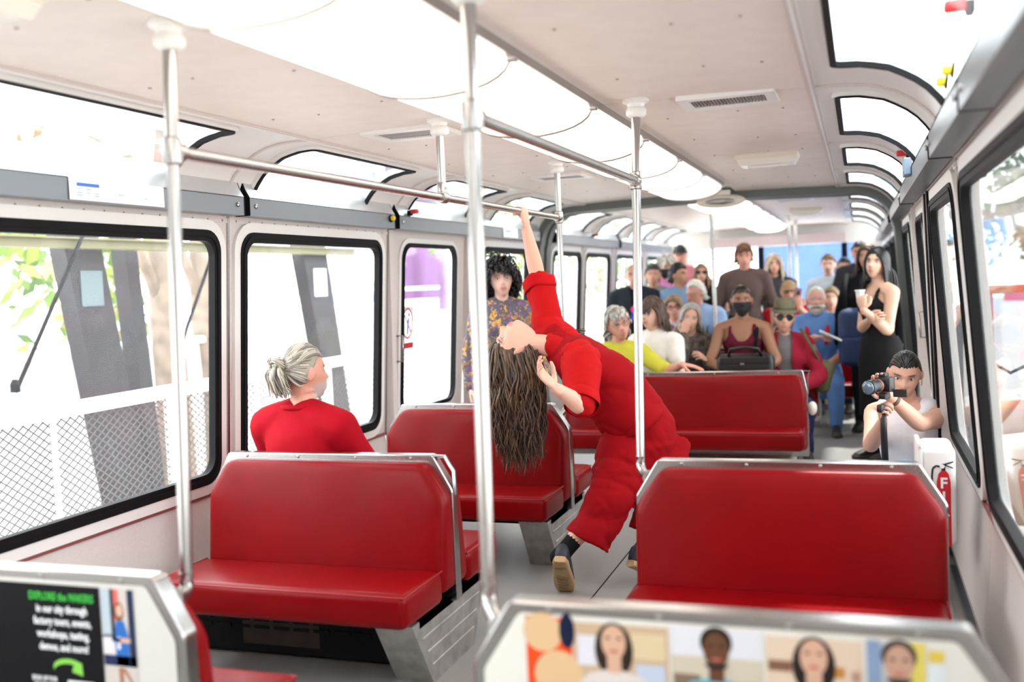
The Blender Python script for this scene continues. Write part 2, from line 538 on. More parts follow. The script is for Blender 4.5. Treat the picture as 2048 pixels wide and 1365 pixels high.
# skylights ------------------------------------------------------------
ARC = [(1.03, 2.097), (1.12, 2.097), (1.20, 2.092), (1.28, 2.072), (1.35, 2.035), (1.41, 1.985), (1.455, 1.92), (1.485, 1.84), (1.49, 1.80)]
_al = [0.]
for a, b in zip(ARC, ARC[1:]): _al.append(_al[-1]+math.hypot(b[0]-a[0], b[1]-a[1]))
ARCL = _al[-1]
def arc_map(side):
    def mp_(u, v, d):
        v = min(max(v, 0), ARCL)
        x = float(np.interp(v, _al, [p[0] for p in ARC])); z = float(np.interp(v, _al, [p[1] for p in ARC]))
        x2 = float(np.interp(min(v+.03, ARCL), _al, [p[0] for p in ARC])); z2 = float(np.interp(min(v+.03, ARCL), _al, [p[1] for p in ARC]))
        x1 = float(np.interp(max(v-.03, 0), _al, [p[0] for p in ARC])); z1 = float(np.interp(max(v-.03, 0), _al, [p[1] for p in ARC]))
        tx, tz = x2-x1, z2-z1; L = math.hypot(tx, tz)
        nx, nz = -tz/L, tx/L
        return (side*(x+nx*d), u, z+nz*d)
    return mp_
SKB = [(-1.3, 1.4), (1.4, 3.78), (3.78, 5.46), (5.46, 6.9), (6.9, 8.3), (8.6, 10.1), (10.1, 11.6), (11.6, 13.1), (13.1, 14.6)]
for side in (-1, 1):
    mpk = arc_map(side)
    wl = bpy.data.objects['wall_left' if side < 0 else 'wall_right']
    for (y0, y1) in SKB:
        u0, u1 = y0+.17, y1-.40
        if y1-y0 < 1.45: u0, u1 = y0+.14, y1-.34
        hole = rrect(u0-.012, u1+.012, .06, ARCL-.03, .05)
        g = G(); panel_with_hole(g, to_rect(hole, y0+.004, y1-.004, 0, ARCL), hole, mpk, 0, .035)
        g.build('skylight_surround', M['white'], wl, smooth=True, auto=30)
        g = G(); g.tube([mpk(y1, v, -.004) for v in np.linspace(0, ARCL, 14)], .007, n=6); g.build('roof_rib', M['wall'], wl, smooth=True)
        make_window(side, u0, u1, .072, ARCL-.04, mpk, r=.045, glass=M['skyglass'], gw=.020, seal=M['rubber'], fr=.012, gd=-.004)
g = G()
for side in (-1, 1):
    g.box2((side*1.02, 14.6, CEIL_Z), (side*1.6, 15.3, CEIL_Z+.05))
g.build('roof_end', M['white'], ceiling)

# valances over the windows ---------------------------------------------
VAL = [(1.406, 1.80), (1.404, 1.878), (1.428, 1.92), (1.45, 1.985), (1.458, 1.965), (1.472, 1.90), (1.482, 1.80)]
def valance(side, y0, y1, label):
    o = thing('overhead_valance', label, 'valance', (side*1.42, (y0+y1)/2, 1.80), 'grey valances over the windows')
    g = G(); g.prism(VAL, lambda p: (side*p[0], y0, p[1]), lambda p: (side*p[0], y1, p[1])); g.build('housing', M['valance'], o)
    g = G(); g.add([(side*(x-.002), y, z+.001) for y in (y0+.004, y1-.004) for x, z in ((1.4045, 1.881), (1.428, 1.921), (1.45, 1.986))], [(0, 1, 4, 3), (1, 2, 5, 4)]); g.build('upper_cover', M['valance_lit'], o, smooth=True)  # thin sheet painted lighter where the upper face catches the skylight
    for yy in (y0-.003, y1-.002):
        g = G(); g.prism(VAL, lambda p: (side*(p[0]-.002), yy, p[1]), lambda p: (side*(p[0]-.002), yy+.005, p[1])); g.build('end_plate', M['dark'], o)
    for yy in (y0+.05, y1-.05):
        g = G(); g.lathe([(.011, 0), (.011, .004), (.006, .007)], (side*1.404, yy, 1.845), 12, (-side, 0, 0)); g.build('bolt', M['alu'], o, smooth=True, auto=40)
    return o
for (y0, y1, l) in ((-1.2, 3.83, 'long grey metal valance above the big mesh-view window, nearest on the left'),
                    (3.87, 5.36, 'grey metal valance between the sliding door and the near left window'),
                    (5.42, 6.72, 'grey metal valance over the left sliding door'),
                    (6.8, 8.2, 'grey metal valance above the curly haired woman'),
                    (8.7, 11.2, 'grey metal valance in the second carriage on the left'),
                    (11.3, 14.6, 'farthest grey valance on the left of the second carriage')):
    valance(-1, y0, y1, l)
for (y0, y1, l) in ((-1.2, 2.62, 'grey metal valance in the top right corner, nearest the camera'), (2.64, 3.69, 'grey metal valance with two yellow buttons on the right'),
                    (3.73, 6.2, 'grey metal valance with a small blue box on the right'), (6.3, 8.2, 'short grey valance above the woman in black tank top'),
                    (8.7, 11.2, 'grey valance in the second carriage on the right'), (11.3, 14.6, 'farthest grey valance on the right of the second carriage')):
    valance(1, y0, y1, l)
# buttons, handles and papers on the valances
def on_val(side, y, z): return (side*(1.404+(z-1.882)*.2 if z > 1.882 else 1.405), y, z)
for (sd_, y, z, l) in ((-1, 5.30, 1.855, 'yellow push button on the grey valance left of the door'), (1, 2.80, 1.93, 'yellow push button nearer the camera on the right valance'), (1, 3.02, 1.94, 'yellow push button beside a black knob on the right valance')):
    x, y, z = on_val(sd_, y, z)
    o = thing('push_button', l, 'button', (x, y, z), 'yellow push buttons')
    g = G(); g.lathe([(.022, 0), (.022, .006), (.017, .008)], (x, y, z), 14, (-sd_, 0, .1)); g.build('bezel', M['dark'], o, smooth=True, auto=40)
    g = G(); g.lathe([(.014, .006), (.014, .026), (.009, .03)], (x, y, z), 14, (-sd_, 0, .1)); g.build('cap', M['yellow'], o, smooth=True, auto=40)
for (sd_, y, z, l) in ((-1, 5.56, 1.90, 'red emergency release lever on the valance above the left door'), (1, 2.45, 2.0, 'blurred red emergency release lever in the top right corner'), (1, 5.3, 1.985, 'small red emergency release lever far along the right valance'), (-1, 10.0, 1.9, 'tiny red release lever on the valance in the second carriage')):
    x, y, z = on_val(sd_, y, z)
    o = thing('emergency_release', l, 'release lever', (x, y, z), 'red emergency releases')
    g = G(); g.rbox((x-sd_*.01, y, z), (.02, .05, .03), .004, 2); g.build('mount', M['dark'], o)
    g = G(); g.rbox((x-sd_*.04, y, z+.008), (.05, .035, .028), .008, 2); g.build('grip', M['redplastic'], o, smooth=True, auto=40)
o = thing('junction_box', 'small blue grey box on the right hand valance', 'box', (1.39, 4.9, 1.86))
g = G(); g.rbox((1.388, 4.9, 1.885), (.03, .16, .075), .004, 2); g.build('case', mat('blue_grey_box', (.17, .23, .30), .5), o)
g = G(); g.box2((1.372, 4.83, 1.86), (1.374, 4.97, 1.862)); g.build('seam', M['dark'], o)
# notice on the near left valance
o = thing('paper_notice', 'white paper notice with a blue heading on the left valance', 'notice', (-1.40, 3.03, 1.80))
def vn(y, z, off): return (-(1.4035+max(0, z-1.878)*.6)+off, y, z)
g = G(); g.add([vn(2.78, 1.803, .003), vn(3.28, 1.803, .003), vn(3.28, 1.878, .003), vn(3.28, 1.905, .003), vn(2.78, 1.905, .003), vn(2.78, 1.878, .003)], [(0, 1, 2, 5), (5, 2, 3, 4)])
g.build('sheet', M['paper'], o)
g = G(); g.add([vn(2.815, 1.852, .0045), vn(2.925, 1.852, .0045), vn(2.925, 1.864, .0045), vn(2.815, 1.864, .0045)], [(0, 1, 2, 3)]); g.build('heading', M['blueprint'], o)
g = G()
for a, b, z in ((2.82, 2.835, 1.84), (2.86, 2.885, 1.84), (2.815, 2.84, 1.827), (2.86, 2.88, 1.827), (2.90, 2.922, 1.827), (2.815, 2.84, 1.818), (2.90, 2.922, 1.818), (3.02, 3.05, 1.83), (3.16, 3.18, 1.826)):
    g.add([vn(a, z, .0045), vn(b, z, .0045), vn(b, z+.005, .0045), vn(a, z+.005, .0045)], [(0, 1, 2, 3)])
g.build('print_lines', M['greyprint'], o)
o = thing('paper_notice', 'small white notice on the valance near the raised hand', 'notice', (-1.40, 7.4, 1.80))
g = G(); g.add([vn(7.25, 1.805, .003), vn(7.6, 1.805, .003), vn(7.6, 1.882, .003), vn(7.25, 1.882, .003)], [(0, 1, 2, 3)]); g.build('sheet', M['paper'], o)
g = G(); g.add([vn(7.3, 1.85, .0045), vn(7.42, 1.85, .0045), vn(7.42, 1.86, .0045), vn(7.3, 1.86, .0045)], [(0, 1, 2, 3)]); g.build('print_line', M['greyprint'], o)

# arch between the carriages ------------------------------------------------
prof = [(hw(z), z) for z in (0, .3, .56, 1.0, 1.4, 1.75)]+[(p[0]+.0, p[1]) for p in ARC[::-1]]+[(.6, 2.11), (0, 2.12)]
full = [(-x, z) for x, z in prof]+[(x, z) for x, z in prof[::-1][1:]]
def inset(pts, d):
    out = []
    for i, p in enumerate(pts):
        a = pts[max(i-1, 0)]; b = pts[min(i+1, len(pts)-1)]
        tx, tz = b[0]-a[0], b[1]-a[1]; L = math.hypot(tx, tz)
        out.append((p[0]+tz/L*d, p[1]-tx/L*d))
    return out
inn = inset(full, .065); outr = inset(full, -.08)
def arch(y0, y1, inn_, m_, name, par=None):
    n = len(inn_)
    V = [(p[0], y0, p[1]) for p in inn_]+[(p[0], y0, p[1]) for p in outr]+[(p[0], y1, p[1]) for p in inn_]+[(p[0], y1, p[1]) for p in outr]
    F = []
    for i in range(n-1):
        F += [(i, i+1, n+i+1, n+i), (2*n+i, 3*n+i, 3*n+i+1, 2*n+i+1), (i, 2*n+i, 2*n+i+1, i+1), (n+i, n+i+1, 3*n+i+1, 3*n+i)]
    g = G(); g.add(V, F)
    return g.build(name, m_, par, smooth=True, auto=30)
tr = struct(thing('trim_1', loc=(0, 8.45, 0)))
arch(8.30, 8.42, inn, M['arch'], 'arch_ring', tr)
arch(8.42, 8.50, inset(full, .03), M['dark'], 'arch_bellows', tr)
arch(8.50, 8.62, inn, M['arch'], 'arch_ring', tr)

# end walls --------------------------------------------------------------
ew = struct(thing('wall_end', loc=(0, Y_END, 0)))
hole = rrect(-1.2, 1.32, .95, 1.83, .12)
g = G(); panel_with_hole(g, to_rect(hole, -1.62, 1.62, 0, 2.15), hole, lambda u, v, d: (u, Y_END+d, v), 0, .06); g.build('end_panel', M['white'], ew)
for x in (-.2, .98):
    g = G(); g.box2((x-.04, Y_END-.01, .95), (x+.04, Y_END+.05, 1.83)); g.build('mullion', M['rubber'], ew)
g = G(); g.add([(-1.2, Y_END+.03, .95), (1.32, Y_END+.03, .95), (1.32, Y_END+.03, 1.83), (-1.2, Y_END+.03, 1.83)], [(0, 1, 2, 3)]); g.build('windscreen', M['glass'], ew, fixn=False)
g = G(); g.box2((-.9, Y_END-.35, 1.83), (1.0, Y_END-.05, 1.97)); g.build('header_box', mat('pink_panel', (.60, .50, .52), .5), ew)
bw = struct(thing('wall_back', loc=(0, Y_BACK, 0)))
g = G(); g.box2((-1.62, Y_BACK-.06, 0), (1.62, Y_BACK, 2.16)); g.build('end_panel', M['wall'], bw)

# ceiling lights -----------------------------------------------------------
LB = [1.80-.94*3+.94*i for i in range(10)]           # bay starts
def light_bay(y0, y1, label, grp):
    o = thing('ceiling_light', label, 'light', (0, (y0+y1)/2, CEIL_Z), grp)
    g = G(); rs = []
    prof = []
    for i in range(17):
        a = math.pi*i/16
        prof.append((-LH*math.cos(a)*.985, CEIL_Z+.012-.105*math.sin(a)**.75))
    for t, k in ((0, .80), (.012, .93), (.04, 1), (.5, 1.0), (.96, 1), (.988, .93), (1, .80)):
        y = y0+.008+(y1-y0-.016)*t
        ring = [(x*(.97+.03*k), y, CEIL_Z+.012+(z-CEIL_Z-.012)*k) for x, z in prof]
        rs.append(ring+[(LH*.9, y, CEIL_Z+.03), (-LH*.9, y, CEIL_Z+.03)])
    g.rings(rs); g.build('diffuser', M['diffuser'], o, smooth=True, auto=50)
    g = G(); g.tube([(x*1.006, y1, z-.004) for x, z in prof], .0055, n=6); g.build('joint_gasket', M['screw'], o, smooth=True)
    for sx in (-1, 1):
        g = G(); g.box2((sx*(LH-.006), y0, CEIL_Z-.012), (sx*(LH+.014), y1, CEIL_Z+.03)); g.build('side_rail', M['alu'], o)
        g = G(); g.rbox((sx*(LH+.001), y1, CEIL_Z-.014), (.03, .035, .014), .003, 1); g.build('clip', M['pedestal'], o)
    return o
ord_ = ['first', 'second', 'third', 'fourth', 'fifth', 'sixth', 'seventh', 'eighth', 'ninth']
ys = [-.05, .89, 1.83, 2.745, 3.675, 4.65, 5.58, 6.5, 7.45]
for i, (a, b) in enumerate(zip(ys, ys[1:])):
    light_bay(a, b, '%s curved ceiling light diffuser from the camera in the near carriage' % ord_[i], 'curved ceiling lights of the near carriage')
ys = [8.75, 9.7, 10.65, 11.6, 12.55, 13.5, 14.4]
for i, (a, b) in enumerate(zip(ys, ys[1:])):
    light_bay(a, b, '%s curved ceiling light beyond the dark arch' % ord_[i], 'curved ceiling lights of the far carriage')

# vents, emergency light boxes --------------------------------------------
def vent(cx, cy, label, sx=.36, sy=.27):
    o = thing('ceiling_vent', label, 'vent', (cx, cy, CEIL_Z), 'ceiling vents')
    z = cz(cx)-.002
    g = G(); panel_with_hole(g, rrect(cx-sx/2, cx+sx/2, cy-sy/2, cy+sy/2, .01, 2), rrect(cx-sx/2+.04, cx+sx/2-.04, cy-sy/2+.05, cy+sy/2-.05, .008, 2), lambda u, v, d: (u, v, z+d), -.012, .01)
    # loops differ only in size, the ring closes cleanly
    g.build('frame', M['white'], o)
    g = G(); g.box2((cx-sx/2+.03, cy-sy/2+.04, z), (cx+sx/2-.03, cy+sy/2-.04, z+.004)); g.build('backing', M['dark'], o)
    n = 11
    g = G(); g.box((cx-sx/2+.05, cy, z-.003), (.006, sy-.1, .008)); sl = g.build('louvre', M['pedestal'], o)
    copies(sl, [((sx-.1)*i/(n*2-1), 0, 0) for i in range(1, n*2)], o)
    g = G(); g.box((cx, cy-sy/2+.075, z-.0025), (sx-.09, .005, .006)); s2 = g.build('cross_bar', M['pedestal'], o)
    copies(s2, [(0, (sy-.15)*i/4, 0) for i in range(1, 5)], o)
vent(-.62, 3.93, 'square mesh air vent on the left ceiling by the handrail')
vent(.72, 3.9, 'louvred air vent in the right ceiling beside the standing pole')
vent(-.59, 6.1, 'small distant air vent on the left ceiling')
vent(.62, 9.6, 'air vent in the ceiling beyond the dark arch')
def lightbox(cx, cy, label):
    o = thing('emergency_light', label, 'light fixture', (cx, cy, CEIL_Z), 'ceiling emergency light boxes')
    z = cz(cx)
    g = G(); g.rbox((cx, cy, z-.012), (.34, .22, .03), .006, 2); g.build('base', M['lens'], o)
    g = G(); V = [(cx+sx*.5*wd, cy+sy*.5*dp, zz) for zz, wd, dp in ((z-.027, .33, .21), (z-.062, .29, .17)) for sx, sy in ((-1, -1), (1, -1), (1, 1), (-1, 1))]
    g.add(V, [(0, 1, 5, 4), (1, 2, 6, 5), (2, 3, 7, 6), (3, 0, 4, 7), (4, 5, 6, 7), (0, 3, 2, 1)]); g.build('cover', mat('prism_cover', (.80, .77, .70), .2), o)
    g = G(); g.tube([(cx-.11, cy, z-.0625), (cx+.11, cy, z-.0625)], .012, n=8); g.build('lamp_tube', M['white'], o)
lightbox(.70, 5.85, 'cream rectangular emergency light on the right ceiling')
lightbox(-.62, 1.62, 'cream emergency light cut off at the top left corner')
lightbox(.66, 11.2, 'small emergency light on the far carriage ceiling')
# oval fixture under the arch
o = thing('oval_speaker', 'oval cream fixture with a dark centre below the arch', 'speaker', (.13, 8.16, 1.99))
g = G(); R_ = np.eye(3); g.ell((.13, 8.22, 2.035), (.20, .05, .055), 24, 10); g.build('rim', M['lens'], o, smooth=True)
g = G(); g.ell((.13, 8.19, 2.03), (.125, .035, .028), 20, 8); g.build('grille', M['pedestal'], o, smooth=True)
g = G(); g.box2((.05, 8.2, 2.07), (.21, 8.26, 2.12)); g.build('bracket', M['lens'], o)
# ================================================================ BENCHES
Z_TRIM = .807
def outline(ht, hb, z0, z1, zc, r=.03, k=4):
    """chamfered seat back outline (x,z) with rounded corners, symmetric"""
    base = [(-hb, z0), (hb, z0), (hb, zc), (ht, z1), (-ht, z1), (-hb, zc)]
    out = []
    n = len(base)
    for i in range(n):
        p = Vector(base[i]); a = Vector(base[i-1]); b = Vector(base[(i+1) % n])
        d1 = (a-p).normalized(); d2 = (b-p).normalized()
        p1 = p+d1*r; p2 = p+d2*r
        for j in range(k+1):
            t = j/k
            q = p1*(1-t)**2+p*2*t*(1-t)+p2*t*t
            out.append((q.x, q.y))
    return out
def scale_outline(o, d, zmid):
    out = []
    n = len(o)
    for i, p in enumerate(o):
        a = o[i-1]; b = o[(i+1) % n]
        tx, tz = b[0]-a[0], b[1]-a[1]; L = math.hypot(tx, tz) or 1
        out.append((p[0]-tz/L*d, p[1]+tx/L*d))
    return out

screw_src = None
def bench(label, X0, Y0, ht, hb, faces, inner, group='red vinyl benches', depth=.46, dz=0., loop=True, ped=True, piping=True, co=0.):
    """faces: list of -1 (towards camera) / +1; inner: +1/-1 aisle end, 0 none"""
    o = thing('bench', label, 'bench', (X0, Y0, 0), group)
    TO = outline(ht+.004, hb+.004, .25+dz, Z_TRIM+dz, .675+dz, .012, 3)
    g = G(); hth = .024
    TI = scale_outline(TO, .004, 0)
    g.rings([[(X0+p[0], Y0-hth, p[1]) for p in TI], [(X0+p[0], Y0-hth+.004, p[1]) for p in TO], [(X0+p[0], Y0+hth-.004, p[1]) for p in TO], [(X0+p[0], Y0+hth, p[1]) for p in TI]])
    trim = g.build('back_trim', M['alu'], o, smooth=True, auto=30)
    for s in faces:
        # padded back: thick at the foot, thin at the top, pillow front
        PO = outline(ht-.012, hb-.004, .30+dz, Z_TRIM-.026+dz, .655+dz, .035, 4)
        def yd(z, k): return Y0+s*(hth+k*(.045+.065*(1-(z-dz-.30)/.48)))
        rs = []
        for k, ins in ((0, 0.), (.62, 0.), (.82, .006), (.95, .018), (1.0, .034), (1.02, -.9), (1.03, -.72)):
            if ins >= 0: L = scale_outline(PO, ins, 0)
            else: L = [(p[0]*-ins, (p[1]-.54-dz)*-ins+.54+dz) for p in scale_outline(PO, .034, 0)]
            rs.append([(X0+p[0], yd(p[1], k), p[1]) for p in L])
        g = G(); g.rings(rs); b = g.build('backrest', M['vinyl'], o, smooth=True, auto=50)
        # cushion
        yc0 = Y0+s*(hth+.10); yc1 = Y0+s*(depth)
        g = G(); g.rbox((X0, (yc0+yc1)/2, (.338+co+dz)), (2*hb-.01, abs(yc1-yc0), .125), .032, 4, rx=s*math.radians(1))
        V = g.v[0]
        # slight crown on the top
        top = V[:, 2] > .36+co+dz
        V[top, 2] += .012*np.clip(1-((V[top, 0]-X0)/hb)**2, 0, 1)
        cu = g.build('cushion', M['vinyl'], o, smooth=True, auto=55)
        if piping:
            g = G(); x0, x1 = X0-hb+.012, X0+hb-.012; ya, yb = yc0, yc1-s*.010
            zz = lambda y: (.338+co+dz)+.0585+(y-(yc0+yc1)/2)*math.tan(math.radians(1))*s
            g.tube([(x0, ya, zz(ya)), (x0, yb, zz(yb)-.006), (x1, yb, zz(yb)-.006), (x1, ya, zz(ya))], .0035, n=6)
            g.build('piping', M['piping'], cu, smooth=True)
    # screws on the trim
    ysc = Y0-hth-.001
    g = G(); g.ell((0, 0, 0), (.006, .003, .006), 8, 6)
    s0 = g.build('screw', M['screw'], None, smooth=True); s0.parent = o
    pts = [(-.34, Z_TRIM-.013), (-.12, Z_TRIM-.013), (.12, Z_TRIM-.013), (.34, Z_TRIM-.013)]
    for i, (a, z) in enumerate(pts):
        c = s0 if i == 0 else s0.copy()
        if i: COL.objects.link(c); c.parent = o
        c.location = (a*ht/.42, ysc-Y0, z+dz)
    if inner and ped:
        xi = X0+inner*(hb-.03)
        top0 = Y0-.36 if -1 in faces else Y0-.06
        top1 = Y0+.36 if 1 in faces else Y0+.06
        b0, b1 = Y0-.20, Y0+.20
        if faces == [1]: b0, b1 = Y0+.02, Y0+.30; top1 = Y0+.42
        prof_ = [(b0, 0), (b1, 0), (top1, .262+dz), (top0, .262+dz)]
        g = G(); g.prism(prof_, lambda p: (xi, p[0], p[1]), lambda p: (xi-inner*.15, p[0], p[1])); pd = g.build('pedestal', M['pedestal'], o)
        for z in (.07, .13, .19):
            t = z/.262
            a = b0+(top0-b0)*t+.04; c = b1+(top1-b1)*t-.04
            g = G(); g.rbox((xi+inner*.001, (a+c)/2, z), (.006, c-a, .012), .0025, 1); g.build('pressed_rib', M['pedestal'], pd)
        g = G(); g.box2((X0-hb+.03, Y0-.3 if -1 in faces else Y0, .235+dz), (X0+hb-.03, Y0+.3 if 1 in faces else Y0, .262+dz)); g.build('seat_frame', M['dark'], o)
    if inner and loop:
        g = G(); i_ = inner
        pth = [(X0+i_*(ht-.05), Y0, Z_TRIM-.006+dz), (X0+i_*(ht+.045), Y0, Z_TRIM-.008+dz), (X0+i_*(hb+.004), Y0, .745+dz), (X0+i_*(hb+.006), Y0, .655+dz)]
        g.tube(pth, .006, .018, n=8, ref=(0, 1, 0)); g.build('grab_loop', M['alu'], o, smooth=True, auto=40)
    return o

LX, RX = -.82, .917
bA = bench('nearest left red bench, its back carrying a black poster', LX, 1.86, .45, .525, [1], 1, loop=False)
bB = bench('back-to-back red bench the grey haired man in red sits on', LX, 3.44, .45, .525, [-1, 1], 1)
bC = bench('red bench behind the hanging hair, by the left sliding door', LX+.03, 4.97, .43, .515, [-1, 1], 1, loop=False)
bE = bench('foreground red bench with portrait photographs on its back', RX, 1.86, .418, .5, [1], -1, loop=False)
bD = bench('large red bench beside the fire extinguisher box', RX, 3.42, .418, .5, [-1, 1], -1, loop=False)
bF = bench('wide red bench in the middle of the car, before the audience', .04, 6.6, .775, .80, [-1, 1], 1, depth=.36, ped=False, co=.06)
bG = bench('red bench hidden among the seated audience', .27, 8.17, .50, .58, [-1], 0, ped=False, loop=False, piping=False, dz=.04)
bH = bench('farther red bench under the bearded man', .20, 9.85, .85, .92, [-1], 0, ped=False, loop=False, piping=False)
bI = bench('distant red bench under the man with the phone', .62, 11.05, .38, .45, [-1], 0, ped=False, loop=False, piping=False)
bJ = bench('distant red bench left of the far aisle', -.42, 11.05, .3, .36, [-1], 0, ped=False, loop=False, piping=False)
for (x0, x1, y0, y1, l) in ((-.15, .74, 6.18, 7.02, 'cream wheel housing box under the wide middle bench'), (-.1, .7, 7.8, 8.2, 'cream floor box under the audience bench'), (.0, .8, 9.5, 9.9, 'cream floor box under the farther bench'), (.3, .95, 10.7, 11.1, 'cream floor box under the distant right bench'), (-.7, -.15, 10.7, 11.1, 'cream floor box under the distant left bench')):
    o = thing('wheel_housing', l, 'box', ((x0+x1)/2, (y0+y1)/2, 0), 'cream boxes under benches')
    g = G(); g.rbox(((x0+x1)/2, (y0+y1)/2, .128), (x1-x0, y1-y0, .250), .01, 2); g.build('case', M['cream'], o)
    g = G(); g.box2((x0-.004, y0-.004, 0), (x1+.004, y0, .06)); g.build('kick_strip', M['alu'], o)
    g = G(); g.box2((x0+.08, y0-.003, .06), (x0+.085, y0, .25)); g.build('panel_seam', M['dark'], o)
# door stop ball on the end of the middle bench
g = G(); g.ell((.04+.80+.03, 6.6, .56), (.03, .035, .045), 14, 8); g.build('bumper', M['cream'], bF, smooth=True, label='round cream bumper')

# heater under bench B and A
for (x0, x1, y0, y1, l) in ((-1.5, -.50, 3.34, 3.58, 'black ribbed heater box in the shade under the back-to-back bench'),):
    o = thing('heater', l, 'heater', ((x0+x1)/2, (y0+y1)/2, 0))
    g = G(); g.rbox(((x0+x1)/2, (y0+y1)/2, .12), (x1-x0, y1-y0, .22), .01, 2); g.build('case', M['dark'], o)
    g = G(); g.box((x0+.12, y0-.003, .12), (.07, .006, .014)); sl = g.build('slot', M['rubber'], o)
    copies(sl, [(.09*i, 0, .03*j) for i in range(9) for j in range(3) if i or j], o)
    g = G(); g.box2((x0+.3, y0-.004, .05), (x0+.65, y0, .16)); g.build('rusty_plate', mat('rusty_plate', (.022, .013, .008), .7, noise=(20, .4)), o)

# ---------------------------------------------------------------- posters
def txt(s, size, loc, m_, parent, align='LEFT', name='lettering', rot=(math.pi/2, 0, 0), extr=.0004, bold=.0, xs=1.0):
    cu = bpy.data.curves.new(name, 'FONT'); cu.body = s; cu.size = size; cu.align_x = align; cu.extrude = extr; cu.offset = bold
    cu.resolution_u = 2
    ob = bpy.data.objects.new(name, cu)
    me = evaluated_mesh(ob)
    bpy.data.objects.remove(ob); bpy.data.curves.remove(cu)
    me.materials.clear(); me.materials.append(m_)
    o_ = bpy.data.objects.new(name, me); COL.objects.link(o_)
    o_.parent = parent; o_.location = Vector(loc)-wloc(parent); o_.rotation_euler = rot; o_.scale = (xs, 1, 1)
    return o_
C_ = lambda n, c, r=.5: mat('print_'+n, c, r, spec=.08)
def flat(parent, name, pts, y, m_):
    g = G(); n = len(pts)
    g.add([(p[0], y, p[1]) for p in pts], [tuple(range(n))]); return g.build(name, m_, parent, fixn=False)
def disc(cx, cz_, rx, rz, n=20, a0=0, a1=2*math.pi): return [(cx+rx*math.cos(a0+(a1-a0)*i/n), cz_+rz*math.sin(a0+(a1-a0)*i/n)) for i in range(n if a1-a0 > 6.2 else n+1)]
def rect(x0, x1, z0, z1): return [(x0, z0), (x1, z0), (x1, z1), (x0, z1)]

# right foreground poster: four portraits
YP = 1.86-.026
pe = thing('portrait_poster', 'poster strip of four blurred portrait photographs behind the foreground bench', 'poster', (RX, YP, .3))
PO = outline(.418-.018, .5-.02, .3, Z_TRIM-.021, .665, .01, 2)
flat(pe, 'backing_sheet', [(RX+p[0], p[1]) for p in PO], YP, C_('offwhite', (.68, .66, .60)))
zt, zb = .780, .30
L0 = .517
flat(pe, 'orange_panel', rect(.53, .624, zb, zt), YP-.001, C_('orange', (.72, .07, .015)))
for (cx, cz_, r) in ((.565, zt-.030, .04), (.595, zt-.115, .05), (.57, zt-.22, .045)):
    flat(pe, 'beige_dot', disc(cx, cz_, r, r), YP-.0015, C_('beige', (.62, .42, .24)))
flat(pe, 'navy_dot', disc(.615, zt-.025, .016, .035), YP-.002, C_('navy', (.01, .015, .04)))
def portrait(x0, x1, bgc, skin, hairc, shirt, hair, hx=0, extra=()):
    wd = x1-x0; cx = (x0+x1)/2+hx
    f_ = flat(pe, 'photograph', rect(x0, x1, zb, zt-.005), YP-.0012, C_('bg%.2f' % x0, bgc))
    for i, (ax, az, aw, ah, cc) in enumerate(extra):
        flat(pe, 'photo_detail', rect(x0+ax*wd, x0+(ax+aw)*wd, zt-az-ah, zt-az), YP-.0016, C_('ex%.2f_%d' % (x0, i), cc))
    hz = zt-.036
    if hair == 'long': flat(pe, 'printed_hair', disc(cx, hz-.020, .038, .055), YP-.0020, C_('hair%.2f' % x0, hairc))
    else: flat(pe, 'printed_hair', disc(cx, hz+.010, .030, .030), YP-.0020, C_('hair%.2f' % x0, hairc))
    flat(pe, 'printed_shirt', [(cx-.085, zb), (cx-.08, hz-.10), (cx-.05, hz-.068), (cx, hz-.055), (cx+.05, hz-.068), (cx+.08, hz-.10), (cx+.085, zb)], YP-.0023, C_('shirt%.2f' % x0, shirt))
    flat(pe, 'printed_neck', rect(cx-.014, cx+.014, hz-.065, hz-.02), YP-.0025, C_('skin%.2f' % x0, skin))
    flat(pe, 'printed_face', disc(cx, hz-.004, .024, .034), YP-.0027, C_('skin%.2f' % x0, skin))
    for sx in (-1, 1): flat(pe, 'printed_eye', disc(cx+sx*.011, hz+.004, .005, .0025, 10), YP-.003, C_('dark', (.03, .02, .02)))
    flat(pe, 'printed_mouth', disc(cx, hz-.022, .010, .003, 10), YP-.003, C_('lip', (.45, .12, .10)))
    if hair == 'beard': flat(pe, 'printed_beard', disc(cx, hz-.030, .022, .012, 14, math.pi, 2*math.pi), YP-.0029, C_('dark', (.03, .02, .02)))
portrait(.626, .814, (.50, .36, .24), (.58, .36, .25), (.03, .02, .015), (.62, .56, .52), 'long', -.012, ((.05, .03, .2, .06, (.62, .60, .66)), (.62, .02, .35, .05, (.60, .48, .30)), (.66, .08, .3, .12, (.45, .50, .62)), (.7, .2, .28, .2, (.66, .60, .55))))
portrait(.819, .988, (.52, .46, .36), (.12, .055, .03), (.02, .015, .012), (.10, .42, .52), 'beard', 0, ((0, .0, 1, .055, (.62, .62, .66)), (.02, .09, .3, .04, (.20, .14, .10)), (.8, .1, .15, .05, (.45, .3, .1)), (.02, .15, .3, .2, (.55, .10, .30)), (.22, .12, .1, .2, (.75, .40, .05))))
portrait(.994, 1.161, (.64, .50, .38), (.58, .35, .25), (.025, .018, .016), (.02, .02, .025), 'long', 0, ((.02, .05, .25, .02, (.2, .1, .06)), (.7, .055, .12, .02, (.45, .2, .05)), (.88, .06, .1, .02, (.4, .25, .2)), (.02, .10, .2, .02, (.3, .16, .1)), (.75, .11, .2, .02, (.3, .16, .1))))
